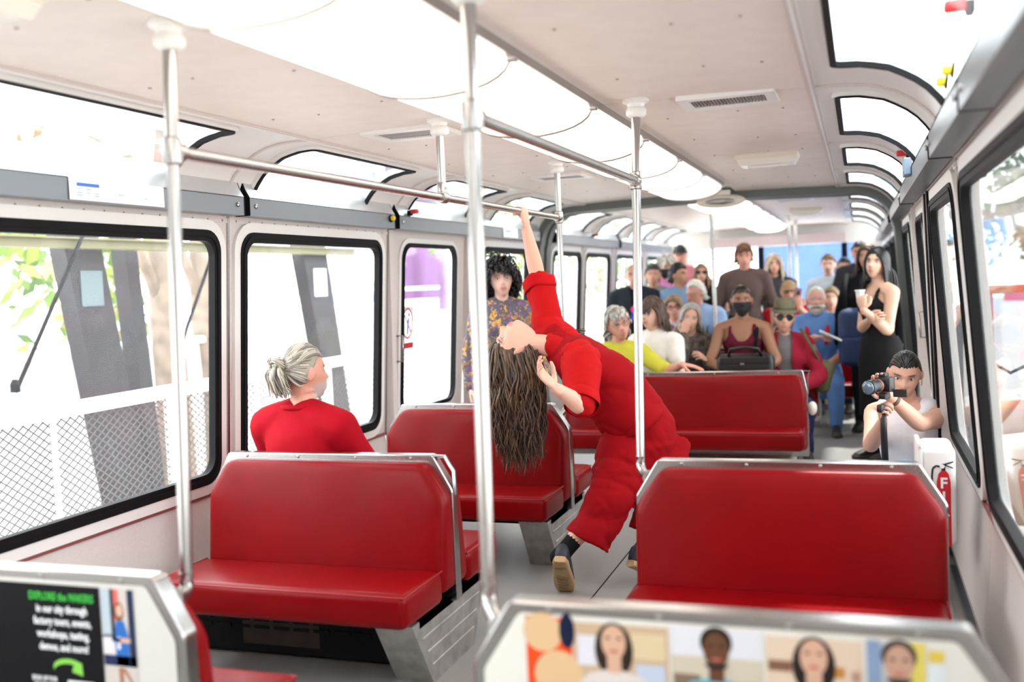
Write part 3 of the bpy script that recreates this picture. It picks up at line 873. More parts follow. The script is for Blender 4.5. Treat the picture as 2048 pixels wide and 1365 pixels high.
portrait(1.168, 1.265, (.48, .46, .46), (.50, .30, .22), (.06, .04, .035), (.50, .50, .60), 'beard', .005, ((0, .0, .25, .4, (.22, .30, .45)), (.62, .0, .38, .08, (.66, .55, .12)), (.65, .1, .35, .4, (.60, .64, .66))))
flat(pe, 'white_note', rect(1.267, 1.297, zb, zt-.035), YP-.0016, C_('note', (.64, .68, .70)))
flat(pe, 'yellow_note', rect(1.27, 1.295, zt-.033, zt-.012), YP-.0018, C_('ynote', (.66, .50, .08)))

# left foreground poster: black with lettering
pa = thing('maker_poster', 'black poster with green and white lettering on the left bench back', 'poster', (LX, YP, .3))
PO = outline(.45-.018, .525-.02, .3, Z_TRIM-.021, .665, .01, 2)
flat(pa, 'backing_sheet', [(LX+p[0], p[1]) for p in PO], YP, C_('warmgrey', (.55, .53, .50)))
blackp = C_('black', (.006, .006, .007))
xr = LX+.30
flat(pa, 'black_panel', rect(LX-.44, xr, .30, .775), YP-.001, blackp)
green = C_('green', (.05, .42, .06)); green2 = C_('dull_green', (.035, .24, .07)); white_ = C_('white', (.72, .72, .74))
xc = LX+.185
for s, z, sz, m_ in (('EXPLORE the MAKERS', .737, .027, green), ('in our city through', .707, .027, white_), ('factory tours, events,', .677, .027, white_), ('workshops, tasting,', .646, .027, white_), ('demos, and more!', .615, .027, white_)):
    txt(s, sz, (xc, YP-.002, z), m_, pa, 'CENTER', bold=.0006, xs=.74)
for s, z in (('SIGN UP FOR', .538), ('YOUR FREE', .521), ('DIGITAL', .504), ('PASSPORT', .487)):
    txt(s, .0165, (xc-.065, YP-.002, z), white_, pa, 'CENTER', bold=.0003, xs=.78)
ar = [(xc-.035+.045*(1-math.cos(a)), .575+.022*math.sin(a)) for a in np.linspace(.15, 2.2, 9)]
arr = ar+[(xc+.05, .588), (xc+.052, .558), (xc+.02, .566)]+[(p[0]-.0, p[1]-.012) for p in ar[::-1][1:]]
flat(pa, 'arrow', arr, YP-.002, C_('lime', (.20, .50, .08)))
# white square left blank beside the small lettering
flat(pa, 'white_square', rect(xc+.005, xc+.085, .462, .545), YP-.002, C_('paleprint', (.62, .62, .64)))
flat(pa, 'flask', [(LX-.13, .64), (LX-.07, .64), (LX-.088, .665), (LX-.10, .715), (LX-.112, .715), (LX-.118, .665)], YP-.002, green2)
flat(pa, 'cap_icon', disc(LX-.13, .735, .028, .012, 14), YP-.002, green2)
flat(pa, 'spool_icon', rect(LX-.17, LX-.135, .605, .645), YP-.002, green2)
flat(pa, 'jar_icon', [(LX-.17, .595), (LX-.14, .597), (LX-.10, .607), (LX-.12, .575), (LX-.15, .545), (LX-.17, .545)], YP-.002, green2)
flat(pa, 'cookie_icon', disc(LX-.072, .468, .036, .048, 24), YP-.002, green2)
for i in range(7): flat(pa, 'cookie_line', rect(LX-.072-.03+abs(i-3)*.004, LX-.072+.03-abs(i-3)*.004, .432+.012*i, .4345+.012*i), YP-.0024, blackp)
for (x0, z0, x1, z1) in ((LX-.10, .535, LX-.065, .60), (LX-.09, .535, LX-.04, .585)):
    d_ = Vector((x1-x0, z1-z0)).normalized(); nx, nz = -d_.y*.004, d_.x*.004
    flat(pa, 'scissor_blade', [(x0-nx, z0-nz), (x1-nx, z1-nz), (x1+nx, z1+nz), (x0+nx, z0+nz)], YP-.002, green2)
for cx, cz_ in ((LX-.105, .525), (LX-.088, .515)):
    pts = disc(cx, cz_, .012, .012, 16)
    flat(pa, 'scissor_ring', pts, YP-.002, green2); flat(pa, 'scissor_hole', disc(cx, cz_, .008, .008, 14), YP-.0024, blackp)
flat(pa, 'wrench_icon', [(LX-.165, .50), (LX-.155, .507), (LX-.115, .44), (LX-.127, .432)], YP-.002, green2)
# two photographs at the right edge
x0, x1 = xr+.003, xr+.096
flat(pa, 'photograph', rect(x0, x1, .592, .774), YP-.001, C_('ph1', (.52, .47, .44)))
for n_, p_, c_ in (('photo_window', rect(x0, x0+.03, .66, .774), (.40, .47, .52)), ('photo_post', rect(x0+.026, x0+.036, .65, .774), (.04, .04, .05)), ('photo_post', rect(x1-.018, x1, .592, .774), (.02, .03, .07)), ('photo_red_print', rect(x0+.036, x0+.05, .70, .774), (.6, .12, .10)),
                   ('photo_table', rect(x0, x0+.035, .62, .665), (.60, .58, .62)), ('photo_base', rect(x0, x1, .592, .617), (.02, .03, .08)), ('photo_apron', [(x0+.036, .592), (x0+.033, .66), (x0+.04, .70), (x0+.062, .70), (x0+.075, .66), (x0+.072, .592)], (.03, .13, .42)),
                   ('photo_arms', rect(x0+.04, x0+.078, .648, .66), (.55, .33, .24)), ('photo_cup', rect(x0+.040, x0+.049, .632, .662), (.70, .70, .72)), ('photo_hair', disc(x0+.05, .722, .014, .022, 14), (.14, .06, .03)), ('photo_face', disc(x0+.052, .724, .010, .015, 14), (.60, .38, .28))):
    flat(pa, n_, p_, YP-.0016-.0002*(n_ in ('photo_arms', 'photo_cup', 'photo_face', 'photo_hair'))-.0002*(n_ == 'photo_face'), C_('p1'+n_+'%.2f' % c_[0], c_))
flat(pa, 'photograph', rect(x0, x1, .30, .588), YP-.001, C_('ph2', (.50, .45, .42)))
for n_, p_, c_ in (('photo_beam', rect(x0+.04, x0+.052, .50, .588), (.35, .15, .08)), ('photo_beam', [(x0+.05, .585), (x0+.058, .588), (x1, .535), (x1, .525)], (.30, .15, .10)), ('photo_shoulder', [(x0+.015, .42), (x0+.02, .49), (x0+.04, .505), (x0+.07, .50), (x0+.072, .42)], (.55, .27, .10)), ('photo_head', disc(x0+.052, .525, .011, .017, 14), (.50, .28, .18)), ('photo_plant', rect(x1-.025, x1, .42, .48), (.16, .18, .08))):
    flat(pa, n_, p_, YP-.0016-.0003*(n_ == 'photo_head'), C_('p2'+n_+'%.2f' % c_[1], c_))

# ================================================================ HANDRAILS
def flange(g, x, y, z=None):
    z = cz(x) if z is None else z
    g.lathe([(.048, 0), (.05, -.004), (.05, -.012), (.034, -.018), (.03, -.03), (.038, -.04), (.038, -.058), (.028, -.068), (.02, -.07)][::-1], (x, y, z), 20)
PR = .0165
def handrail(label, x, poles, barz, foot):
    o = thing('handrail', label, 'handrail', (x, poles[0][0], .7), 'steel handrails')
    for (y, zb, kind, ft, *tl) in poles:
        g = G(); yt, yb = tl if tl else (y, y)
        if kind == 'full':
            g.tube([(x, yb, zb), (x, y, barz), (x, yt, cz(x)-.02)], PR, n=16); g.build('pole', M['steel'], o, smooth=True, auto=50)
            g = G(); a = np.array((x, yb, zb)); b = np.array(ft); m1 = a+(b-a)*.25+np.array((0, 0, -.02))
            g.tube([(x, yb, zb+.03), (x, yb, zb+.005), a*.75+m1*.25+np.array((0, 0, -.008)), m1*.8+b*.2, b], PR*1.04, n=16); g.build('foot_elbow', M['steel'], o, smooth=True, auto=50)
            g = G(); dv = (b-m1)/np.linalg.norm(b-m1); g.lathe([(.028, 0), (.028, .008), (.018, .014)], b, 16, tuple(-dv)); g.build('foot_flange', M['steel'], o, smooth=True, auto=40)
            g = G(); g.lathe([(.019, -.034), (.0235, -.03), (.0245, 0), (.0235, .03), (.019, .034)], (x, y, barz), 18)
            s_ = 1 if y < 3 else -1
            g.lathe([(.0245, 0), (.0245, .03), (.0195, .045)], (x, y, barz), 16, (0, s_, 0)); g.build('tee_joint', M['steel'], o, smooth=True, auto=45)
            g = G(); flange(g, x, yt); g.build('ceiling_flange', M['white'], o, smooth=True, auto=45)
        else:
            g.tube([(x, y, barz), (x, y, cz(x)-.02)], PR*.95, n=16); g.build('hanger_pole', M['steel'], o, smooth=True, auto=50)
            g = G(); g.lathe([(.022, -.03), (.024, -.02), (.024, .02), (.022, .03)], (x, y, barz), 16, (0, 1, 0)); g.lathe([(.0185, .0), (.021, .02), (.021, .055), (.018, .06)], (x, y, barz), 16); g.build('tee_joint', M['steel'], o, smooth=True, auto=45)
            g = G(); flange(g, x, y); g.build('ceiling_flange', M['white'], o, smooth=True, auto=45)
    g = G(); g.tube([(x, poles[0][0], barz), (x, poles[-1][0], barz)], PR*.95, n=16, ref=(1, 0, 0)); g.build('bar', M['steel'], o, smooth=True, auto=50)
    return o
handrail('steel handrail the dancer grips, held by three poles on the left', -.395, [(2.04, .745, 'full', (-.352, 1.875, .745), 2.056, 1.988), (3.71, 1.8, 'hang', None), (5.352, .76, 'full', (-.36, 4.99, .71))], 1.798, None)
handrail('steel handrail across the middle with two full poles on the right', .395, [(2.022, .765, 'full', (.462, 1.875, .735), 2.035, 1.985), (3.695, .755, 'full', (.46, 3.435, .735), 3.745, 3.58)], 1.803, None)
for (x, y, l) in ((.40, 12.3, 'far right pole of the pair in front of the blue view'), (.40, 13.6, 'far thin pole behind the pair before the blue view'), (-.10, 9.35, 'far pole in front of the woman in sunglasses')):
    o = thing('grab_pole', l, 'pole', (x, y, 0), 'far floor to ceiling poles')
    g = G(); g.tube([(x, y, .02), (x, y, cz(x)-.02)], PR*1.1, n=12); g.build('pole', M['steel'], o, smooth=True, auto=50)
    g = G(); flange(g, x, y); g.build('ceiling_flange', M['white'], o, smooth=True, auto=45)
    g = G(); g.lathe([(.05, 0), (.05, .01), (.022, .03)], (x, y, 0), 16); g.build('floor_flange', M['steel'], o, smooth=True, auto=45)

# ================================================================ FIRE EXTINGUISHER BOX
o = thing('extinguisher_box', 'white plastic fire extinguisher box on the right wall', 'box', (1.44, 4.12, .36))
g = G(); g.rbox((1.437, 4.14, .565), (.118, .26, .375), .022, 3); g.build('case', M['white'], o, smooth=True, auto=40)
g = G(); g.rbox((1.372, 4.14, .565), (.018, .272, .395), .006, 2); g.build('door', M['white'], o, smooth=True, auto=40)
g = G(); g.rbox((1.370, 4.0, .765), (.016, .03, .02), .004, 1); g.build('hinge', M['white'], o)
yf = 4.008
dc = mat('print_ext_red', (.55, .012, .02), .4)
g = G(); xx = 1.452
def dflat(name, pts, off, m_): 
    g = G(); g.add([(p[0], yf-off, p[1]) for p in pts], [tuple(range(len(pts)))]); g.build(name, m_, o, fixn=False)
dflat('red_cylinder', [(xx-.024, .38), (xx+.024, .38), (xx+.024, .625), (xx+.018, .655), (xx+.008, .668), (xx-.008, .668), (xx-.018, .655), (xx-.024, .625)], .0015, dc)
dflat('valve', rect(xx-.007, xx+.007, .668, .69), .0015, M['black'])
dflat('lever', [(xx-.004, .685), (xx+.036, .70), (xx+.036, .705), (xx-.004, .692)], .0017, M['black'])
dflat('lever', [(xx-.004, .69), (xx+.034, .676), (xx+.034, .680), (xx-.004, .695)], .0017, M['black'])
dflat('gauge', disc(xx-.004, .684, .009, .008, 12), .0018, M['paper'])
hz_ = [(xx-.008, .682), (xx-.026, .686), (xx-.037, .676), (xx-.040, .65), (xx-.040, .61)]
for a, b in zip(hz_, hz_[1:]):
    d_ = Vector((b[0]-a[0], b[1]-a[1])).normalized(); nx, nz = -d_.y*.0035, d_.x*.0035
    dflat('hose', [(a[0]-nx, a[1]-nz), (b[0]-nx, b[1]-nz), (b[0]+nx, b[1]+nz), (a[0]+nx, a[1]+nz)], .0016, M['black'])
for i, ch in enumerate('FIRE'):
    txt(ch, .056, (xx, yf-.0025, .602-.052*i), M['paper'], o, 'CENTER', bold=.0015)

# no leaning notice on the left door glass
o = thing('door_sign', 'oval no leaning sign with red lettering on the left door glass', 'sign', (-1.53, 5.78, 1.02))
mpd = wall_map(-1)
def dpt(u, v, k): return mpd(u, v, .018+.006-k)
def dl(name, pts, k, m_):
    g = G(); g.add([dpt(*p, k) for p in pts], [tuple(range(len(pts)))]); return g.build(name, m_, o, fixn=False)
uc, vc = 5.80, 1.22
dl('backing', rect(uc-.088, uc+.088, 1.035, 1.33), .000, M['paper'])
g = G(); R1 = disc(uc, vc, .078, .10, 28); R2 = disc(uc, vc, .066, .088, 28)
g.add([dpt(*p, .002) for p in R1]+[dpt(*p, .002) for p in R2], [(i, (i+1) % 28, 28+(i+1) % 28, 28+i) for i in range(28)]); g.build('red_ring', M['redprint'], o, fixn=False)
dl('slash', [(uc-.058, vc+.058), (uc-.05, vc+.066), (uc+.058, vc-.058), (uc+.05, vc-.066)], .002, M['redprint'])
dl('figure', [(uc-.012, vc-.07), (uc+.004, vc-.07), (uc+.012, vc-.01), (uc+.022, vc+.03), (uc+.010, vc+.04), (uc-.008, vc+.01)], .003, M['blueprint'])
dl('figure_head', disc(uc+.016, vc+.055, .012, .014, 12), .003, M['blueprint'])
dl('red_band', rect(uc-.088, uc+.088, 1.06, 1.095), .002, M['redprint'])
# ================================================================ OUTSIDE
def rnd(a, b): return random.uniform(a, b)
random.seed(5)
M['concrete'] = mat('pale_concrete', (.62, .58, .54), .8, noise=(3, .06))
M['white_paint'] = mat('white_paint', (.80, .80, .80), .5)
M['mesh'] = mat('mesh_wire', (.06, .06, .06), .5, metal=.3)
M['bark'] = mat('dark_column', (.022, .02, .025), .7, noise=(5, .3))
M['trunk'] = mat('tree_bark', (.22, .17, .13), .8, noise=(8, .3))
g = G(); g.box2((-30, -8, -.75), (-1.75, 40, -.6)); pl = struct(g.build('floor_platform', M['concrete']))
g = G(); g.box2((1.75, -8, -.75), (30, 40, -.6)); pl2 = struct(g.build('floor_street', M['concrete']))
# mesh railing
XR = -2.7
rl = thing('mesh_railing', 'white platform railing with diamond wire mesh outside the left windows', 'railing', (XR, 5, -.6))
g = G(); g.rbox((XR, 7, .90), (.07, 12.5, .075), .01, 1); g.build('top_rail', M['white_paint'], rl)
g = G(); g.rbox((XR, 7, -.5), (.05, 12.5, .05), .01, 1); g.build('bottom_rail', M['white_paint'], rl)
for y in (1.2, 3.0, 4.88, 6.7, 8.5, 10.4, 12.3):
    g = G(); g.rbox((XR, y, .13), (.06, .08, 1.46), .006, 1); g.build('post', M['white_paint'], rl)
for y in (5.75, 3.95, 7.6):
    g = G(); g.box2((XR-.02, y-.012, -.5), (XR+.02, y+.012, .87)); g.build('slim_post', M['white_paint'], rl)
g = G()
pitch = .062; H_ = 1.34; z0 = -.48
k = -int(H_*.62/pitch)
y = .6
n_w = int((13.0-.6)/pitch)
for i in range(-int(H_*1.4/pitch), n_w):
    for s in (1, -1):
        ya = .6+i*pitch if s > 0 else .6+i*pitch+H_*1.4
        a = np.array((XR, ya, z0)); b = np.array((XR, ya+s*H_*1.4, z0+H_))
        t0, t1 = 0., 1.
        for lim, sg in ((.6, 1), (13.0, -1)):
            d0 = (a[1]-lim)*sg; d1 = (b[1]-lim)*sg
            if d0 < 0 and d1 < 0: t1 = -1; break
            if d0 < 0: t0 = max(t0, d0/(d0-d1))
            elif d1 < 0: t1 = min(t1, d0/(d0-d1))
        if t1 <= t0: continue
        p, q = a+(b-a)*t0, a+(b-a)*t1
        g.tube([p, q], .0036, n=3, ref=(1, 0, 0), caps=False)
wm = g.build('wire_mesh', M['mesh'], rl, fixn=False); wm['kind'] = 'stuff'
# parapet and raised kerb beyond
pw = thing('parapet_wall', 'long low white parapet wall beyond the mesh railing', 'wall', (-5, 8, -.6))
g = G(); g.box2((-5.2, -2, -.6), (-5, 24, 1.02)); g.build('wall_face', M['white_paint'], pw)
g = G(); g.rbox((-5.1, 11, 1.04), (.34, 26, .07), .015, 1); g.build('coping', M['white_paint'], pw)
kb = thing('kerb', 'pinkish kerb strip on the platform behind the mesh', 'kerb', (-3.6, 6, -.6))
g = G(); g.rbox((-3.75, 8, -.55), (.25, 16, .12), .01, 1); g.build('kerb_stone', mat('pink_stone', (.55, .36, .27), .8), kb)
g = G(); g.box2((-3.5, 0, -.6), (-3.48, 16, -.585)); g.build('joint', M['concrete'], kb)
for i, (y, l, c) in enumerate(((5.4, 'dark planter on the platform behind the mesh', (.05, .05, .07)), (4.6, 'bluish bundle lying on the platform kerb', (.10, .13, .30)), (3.9, 'small violet bundle lying near the mesh', (.25, .18, .35)), (6.3, 'grey bundle on the far platform kerb', (.2, .2, .22)))):
    o = thing('planter' if i == 0 else 'bag', l, 'planter' if i == 0 else 'bag', (-3.75, y, -.49))
    g = G(); g.rbox((-3.75, y, -.40), (.2, .5, .18), .04, 3); g.build('body', mat('bundle%d' % i, c, .7), o, smooth=True)
    g = G(); g.tube([(-3.75, y-.2, -.32), (-3.75, y, -.27), (-3.75, y+.2, -.32)], .02, n=6); g.build('handle', mat('bundle%d' % i, c, .7), o, smooth=True)
# slanted columns
def slab_col(x, y0b, y0t, wb, wt, ztop, m_, label, sign=None, zb=-.6, th=.14):
    o = thing('station_column', label, 'column', (x, y0b, zb))
    V = [(x+sx*th/2, y+sy*w_/2, z) for (y, w_, z) in ((y0b, wb, zb), (y0t, wt, ztop)) for sx, sy in ((-1, -1), (1, -1), (1, 1), (-1, 1))]
    g = G(); g.add(V, [(0, 1, 2, 3), (4, 7, 6, 5), (0, 4, 5, 1), (1, 5, 6, 2), (2, 6, 7, 3), (3, 7, 4, 0)]); g.build('shaft', m_, o)
    g = G(); g.rbox((x, y0b, zb+.05), (th+.1, wb+.1, .1), .01, 1); g.build('foot', M['concrete'], o)
    if sign:
        z, w_, h_, m2 = sign
        yy = y0b+(y0t-y0b)*(z-zb)/(ztop-zb)
        g = G(); g.box2((x+th/2+.002, yy-w_/2, z-h_/2), (x+th/2+.008, yy+w_/2, z+h_/2)); g.build('sign_plate', m2, o)
    return o
slab_col(-4.2, 6.28, 5.78, .40, .36, 2.1, M['bark'], 'dark slanted column seen through the first left window', (1.55, .22, .26, mat('dark_sign', (.10, .14, .15), .5)))
slab_col(-4.4, 6.75, 6.55, .16, .14, 2.1, M['bark'], 'thin dark column right of the slanted one')
slab_col(-4.1, 9.45, 8.87, .36, .48, 2.1, M['bark'], 'dark leaning column outside behind the seated man', (1.55, .24, .28, M['paper']))
for (x, y, l, tx) in ((-4.6, 7.3, 'brown forked tree trunk outside the first window', .25), (-5.0, 8.4, 'second brown trunk behind the steel pole', -.15)):
    o = thing('tree_trunk', l, 'tree', (x, y, -.6))
    g = G(); g.tube([(x, y, -.6), (x, y+.02, .6), (x, y-.05, 1.3), (x, y-.06, 1.8), (x, y+tx*.4, 3)], [.17, .15, .12, .10, .06], n=10); g.build('trunk', M['trunk'], o, smooth=True)
    g = G(); g.tube([(x, y-.04, 1.35), (x, y-.25, 1.75), (x-.1, y-.4, 2.4)], [.06, .05, .03], n=8); g.build('branch', M['trunk'], o, smooth=True)
o = thing('roof_beam', 'olive horizontal beam of the station canopy outside left', 'beam', (-4.0, 7, 1.85))
g = G(); g.box2((-4.06, 2, 1.83), (-3.94, 9.6, 1.89)); g.build('beam', mat('olive_beam', (.14, .13, .06), .6), o)
g = G(); g.box2((-4.1, 2, 1.89), (-3.9, 9.6, 1.9)); g.build('beam_cap', mat('olive_beam', (.14, .13, .06), .6), o)
for (a, b, l) in (((-3.9, 4.9, .9), (-3.9, 5.7, 2.1), 'thin steel stay cable crossing the first window'), ((-3.9, 6.5, 1.0), (-3.9, 7.1, 1.9), 'short thin stay cable beside the window pillar')):
    o = thing('stay_cable', l, 'cable', a)
    g = G(); g.tube([a, b], .014, n=6); g.build('cable', M['dark'], o)
    g = G(); g.lathe([(.03, 0), (.03, .05), (.015, .08)], a, 10); g.build('anchor', M['dark'], o)
# white raised box with rails outside the second window
o = thing('ramp_wall', 'white ramp wall with a railing outside the second left window', 'wall', (-6, 13, -.6))
g = G(); g.box2((-6.6, 9.5, -.6), (-6.2, 17, 1.25)); g.build('wall_face', M['white_paint'], o)
g = G(); g.tube([(-6.2, 9.5, 1.45), (-6.2, 17, 1.45)], .03, n=6); g.build('rail', M['white_paint'], o)
o = thing('canopy', 'grey curved canopy far outside the second left window', 'canopy', (-12, 18, 0))
g = G(); g.tube([(-12, 14+6*t, 1.0+2.4*math.sin(math.pi*t)) for t in np.linspace(0, 1, 12)], .25, n=8); g.build('arch', mat('canopy_grey', (.35, .36, .38), .6), o, smooth=True)
g = G(); g.box2((-12.2, 15, -.6), (-11.9, 15.3, 2)); g.build('post', mat('canopy_grey', (.35, .36, .38), .6), o)
# colourful building seen through the door
o = thing('museum_building', 'purple and red curved building seen through the door glass', 'building', (-13, 26, -.6))
def wavy(x, y, w_, h_, m_, n_, ph):
    g = G(); rs = []
    for i in range(9):
        z = -.6+h_*i/8; k_ = 1+.25*math.sin(ph+i*.6)
        rs.append([(x+.8*math.cos(a)*k_, y+w_*math.sin(a)*k_+.3*math.sin(i*.5+ph), z) for a in np.linspace(0, 2*math.pi, 20, endpoint=False)])
    g.rings(rs); g.build(n_, m_, o, smooth=True)
wavy(-12, 28.5, 1.1, 8, mat('purple_shell', (.12, .05, .14), .3, metal=.4), 'purple_shell', .3)
wavy(-12.6, 30.2, 1.0, 8, mat('red_shell', (.45, .05, .03), .35, metal=.3), 'red_shell', 1.9)
wavy(-13.0, 26.6, .8, 8, mat('blue_shell', (.30, .33, .50), .35, metal=.3), 'blue_shell', 3.1)
# foliage
def leaves_tree(name, label, x, y, zc, r, n, cols, zb=-.6, seed=1):
    rs = np.random.RandomState(seed)
    o = thing(name, label, 'tree', (x, y, zb))
    g = G(); g.tube([(x, y, zb), (x+.1, y, zb+(zc-zb)*.5), (x, y, zc)], [.14, .1, .05], n=8); g.build('trunk', M['trunk'], o, smooth=True)
    g = G()
    blobs = rs.randn(14, 3)*np.array(r)*.45
    for i in range(n):
        c = blobs[rs.randint(14)]+rs.randn(3)*np.array(r)*.22+np.array((x, y, zc))
        a = rs.randn(3); a /= np.linalg.norm(a); b = np.cross(a, rs.randn(3)); b /= np.linalg.norm(b)
        s = rs.uniform(.07, .16)
        g.cur = rs.randint(len(cols))
        g.add([c-a*s, c+b*s*.5, c+a*s, c-b*s*.5], [(0, 1, 2, 3)])
    f_ = g.build('foliage', [mat('leaf_%d' % i, cc, .6) for i, cc in cols], o, fixn=False); f_['kind'] = 'stuff'
lc = [(0, (.14, .24, .04)), (1, (.22, .30, .05)), (2, (.08, .16, .04)), (3, (.30, .26, .10))]
leaves_tree('leafy_tree', 'leafy green tree far left beyond the platform', -7.5, 7.2, 2.2, (1.3, 2.4, 1.7), 2600, lc, seed=3)
leaves_tree('leafy_tree', 'green tree behind the curly haired woman outside', -7.5, 24, 2.5, (1.5, 3.0, 2.2), 1800, lc, seed=4)
leaves_tree('leafy_tree', 'green tree outside the second carriage windows', -6.5, 34, 1.8, (1.5, 2.5, 1.8), 1200, lc, seed=5)
leaves_tree('leafy_tree', 'green tree seen in the upper right window', 4.4, 20.5, 2.3, (1.3, 2.0, 1.2), 2200, [(2, (.08, .16, .04)), (4, (.04, .10, .04)), (5, (.05, .09, .05))], seed=6)
leaves_tree('leafy_tree', 'tall tree above the right skylights', 5.0, 2.5, 5.0, (1.0, 1.4, 1.0), 1300, lc, seed=7)
# right side street furniture
o = thing('ticket_gate', 'orange framed barrier outside the right window', 'barrier', (2.35, 8.0, -.6))
om = mat('orange_frame', (.42, .085, .006), .6)
for x in (2.06, 2.75):
    g = G(); g.rbox((x, 8.0, .33), (.05, .06, 1.86), .008, 1); g.build('post', om, o)
for z in (1.24, .40):
    g = G(); g.rbox((2.4, 8.0, z), (.72, .05, .06), .008, 1); g.build('rail', om, o)
g = G(); g.box2((2.09, 8.01, -.5), (2.72, 8.03, .37)); g.build('infill_panel', mat('peach_panel', (.22, .11, .045), .6), o)
o = thing('white_cabinet', 'tall pale cabinet outside the right windows', 'cabinet', (1.97, 8.9, -.6))
g = G(); g.rbox((1.98, 8.9, .25), (.10, .5, 1.7), .02, 2); g.build('case', mat('pale_grey_paint', (.16, .165, .18), .6), o)
g = G(); g.box2((1.94, 8.645, .3), (2.02, 8.65, .8)); g.build('door', M['white_paint'], o)
o = thing('wall_unit', 'grey metal panel standing right outside the near right window', 'panel', (1.80, 6.4, -.6))
g = G(); g.rbox((1.80, 6.4, .22), (.05, .16, 1.64), .01, 1); g.build('sheet', mat('grey_panel', (.10, .10, .105), .6), o)
g = G(); g.tube([(1.83, 6.32, .98), (1.90, 6.32, .85), (1.98, 6.32, .80), (2.06, 6.32, .84)], .010, n=6); g.build('strap', M['dark'], o, smooth=True)
o = thing('market_stall', 'white stall with a red striped front far outside right', 'stall', (3.4, 15, -.6))
g = G(); g.rbox((3.6, 15.5, .2), (1.5, 3, 1.6), .02, 1); g.build('body', M['white_paint'], o)
g = G(); g.box2((2.9, 13.97, .95), (4.3, 13.995, 1.10)); g.build('red_stripe', M['redprint'], o)
o = thing('street_canopy', 'cream canopy roof outside the upper right window', 'canopy', (5, 6, 2))
g = G(); g.tube([(4.4, 5.6+2.8*t, 2.55+.25*math.sin(math.pi*t)) for t in np.linspace(0, 1, 9)], .3, .08, n=10); g.build('roof', M['cream'], o, smooth=True)
g = G(); g.tube([(4.4, 7, -.6), (4.4, 7, 2.6)], .05, n=8); g.build('post', M['white_paint'], o)
o = thing('blue_wall', 'bright blue building wall seen through the front windscreen', 'building', (.8, 19, -.6))
g = G(); g.box2((-.6, 19, -.6), (1.6, 19.3, 2.4)); g.build('wall_face', mat('blue_paint', (.025, .075, .24), .5, noise=(2, .1)), o)
g = G(); g.box2((-.7, 18.98, 2.4), (1.7, 19.35, 2.5)); g.build('coping', M['concrete'], o)
# ================================================================ PEOPLE: BUILDERS
def nrm(v):
    v = np.asarray(v, float); return v/(np.linalg.norm(v)+1e-12)
def sstep(a, b, x):
    t = np.clip((x-a)/(b-a), 0, 1); return t*t*(3-2*t)
def catmull(P, m=5):
    P = np.asarray(P, float)
    if len(P) < 3: return P
    Q = np.concatenate([[2*P[0]-P[1]], P, [2*P[-1]-P[-2]]]); out = []
    for i in range(len(P)-1):
        p0, p1, p2, p3 = Q[i:i+4]
        for t in np.linspace(0, 1, m, endpoint=False):
            out.append(.5*((2*p1)+(-p0+p2)*t+(2*p0-5*p1+4*p2-p3)*t*t+(-p0+3*p1-3*p2+p3)*t**3))
    out.append(P[-1]); return np.array(out)

def limb(g, pts, rad, m=5, n=14, ref=(0, 0, 1), ry=None):
    """smooth closed limb through joints"""
    A = np.concatenate([np.asarray(pts, float), np.asarray(rad, float)[:, None], np.asarray(rad if ry is None else ry, float)[:, None]], 1)
    A = catmull(A, m)
    g.tube(A[:, :3], np.maximum(A[:, 3], .002), np.maximum(A[:, 4], .002), n=n, ref=ref, rounded=True)

def remeshed(g, voxel, smooth=3, fac=.5):
    """voxel union of everything in g -> (V, F)"""
    me = bpy.data.meshes.new('tmp'); me.from_pydata(g.verts().tolist(), [], g.f)
    bm = bmesh.new(); bm.from_mesh(me); bmesh.ops.recalc_face_normals(bm, faces=bm.faces); bm.to_mesh(me); bm.free()
    ob = bpy.data.objects.new('tmp', me)
    md = ob.modifiers.new('r', 'REMESH'); md.mode = 'VOXEL'; md.voxel_size = voxel
    if smooth:
        ms = ob.modifiers.new('s', 'SMOOTH'); ms.factor = fac; ms.iterations = smooth
    m2 = evaluated_mesh(ob)
    V = np.zeros(len(m2.vertices)*3); m2.vertices.foreach_get('co', V)
    ls = np.zeros(len(m2.polygons), int); m2.polygons.foreach_get('loop_total', ls)
    li = np.zeros(len(m2.loops), int); m2.loops.foreach_get('vertex_index', li)
    if (ls == 4).all(): F = li.reshape(-1, 4).tolist()
    else:
        F = []; k = 0
        for c in ls: F.append(li[k:k+c].tolist()); k += c
    bpy.data.objects.remove(ob); bpy.data.meshes.remove(me); bpy.data.meshes.remove(m2)
    return V.reshape(-1, 3), F

def normals(V, F):
    N = np.zeros_like(V); Q = np.array([f if len(f) == 4 else f+[f[-1]] for f in F])
    a = np.cross(V[Q[:, 2]]-V[Q[:, 0]], V[Q[:, 3]]-V[Q[:, 1]])
    for k in range(4): np.add.at(N, Q[:, k], a)
    return N/(np.linalg.norm(N, axis=1)[:, None]+1e-12)

def wrinkle(V, F, amp, scale, seed, axis=None):
    rs = np.random.RandomState(seed); N = normals(V, F); d = np.zeros(len(V))
    for i in range(7):
        k = rs.randn(3)
        if axis is not None: k += np.array(axis)*rs.choice((-1, 1))*1.5
        k = nrm(k)*scale*rs.uniform(.6, 1.9)
        d += np.sin(V @ k+rs.uniform(0, 6.3)+1.5*np.sin(V @ (rs.randn(3)*scale*.35)))/(1+.4*i)
    d = np.sign(d)*np.abs(d)**.8
    return V+N*(d*amp*.45)[:, None]

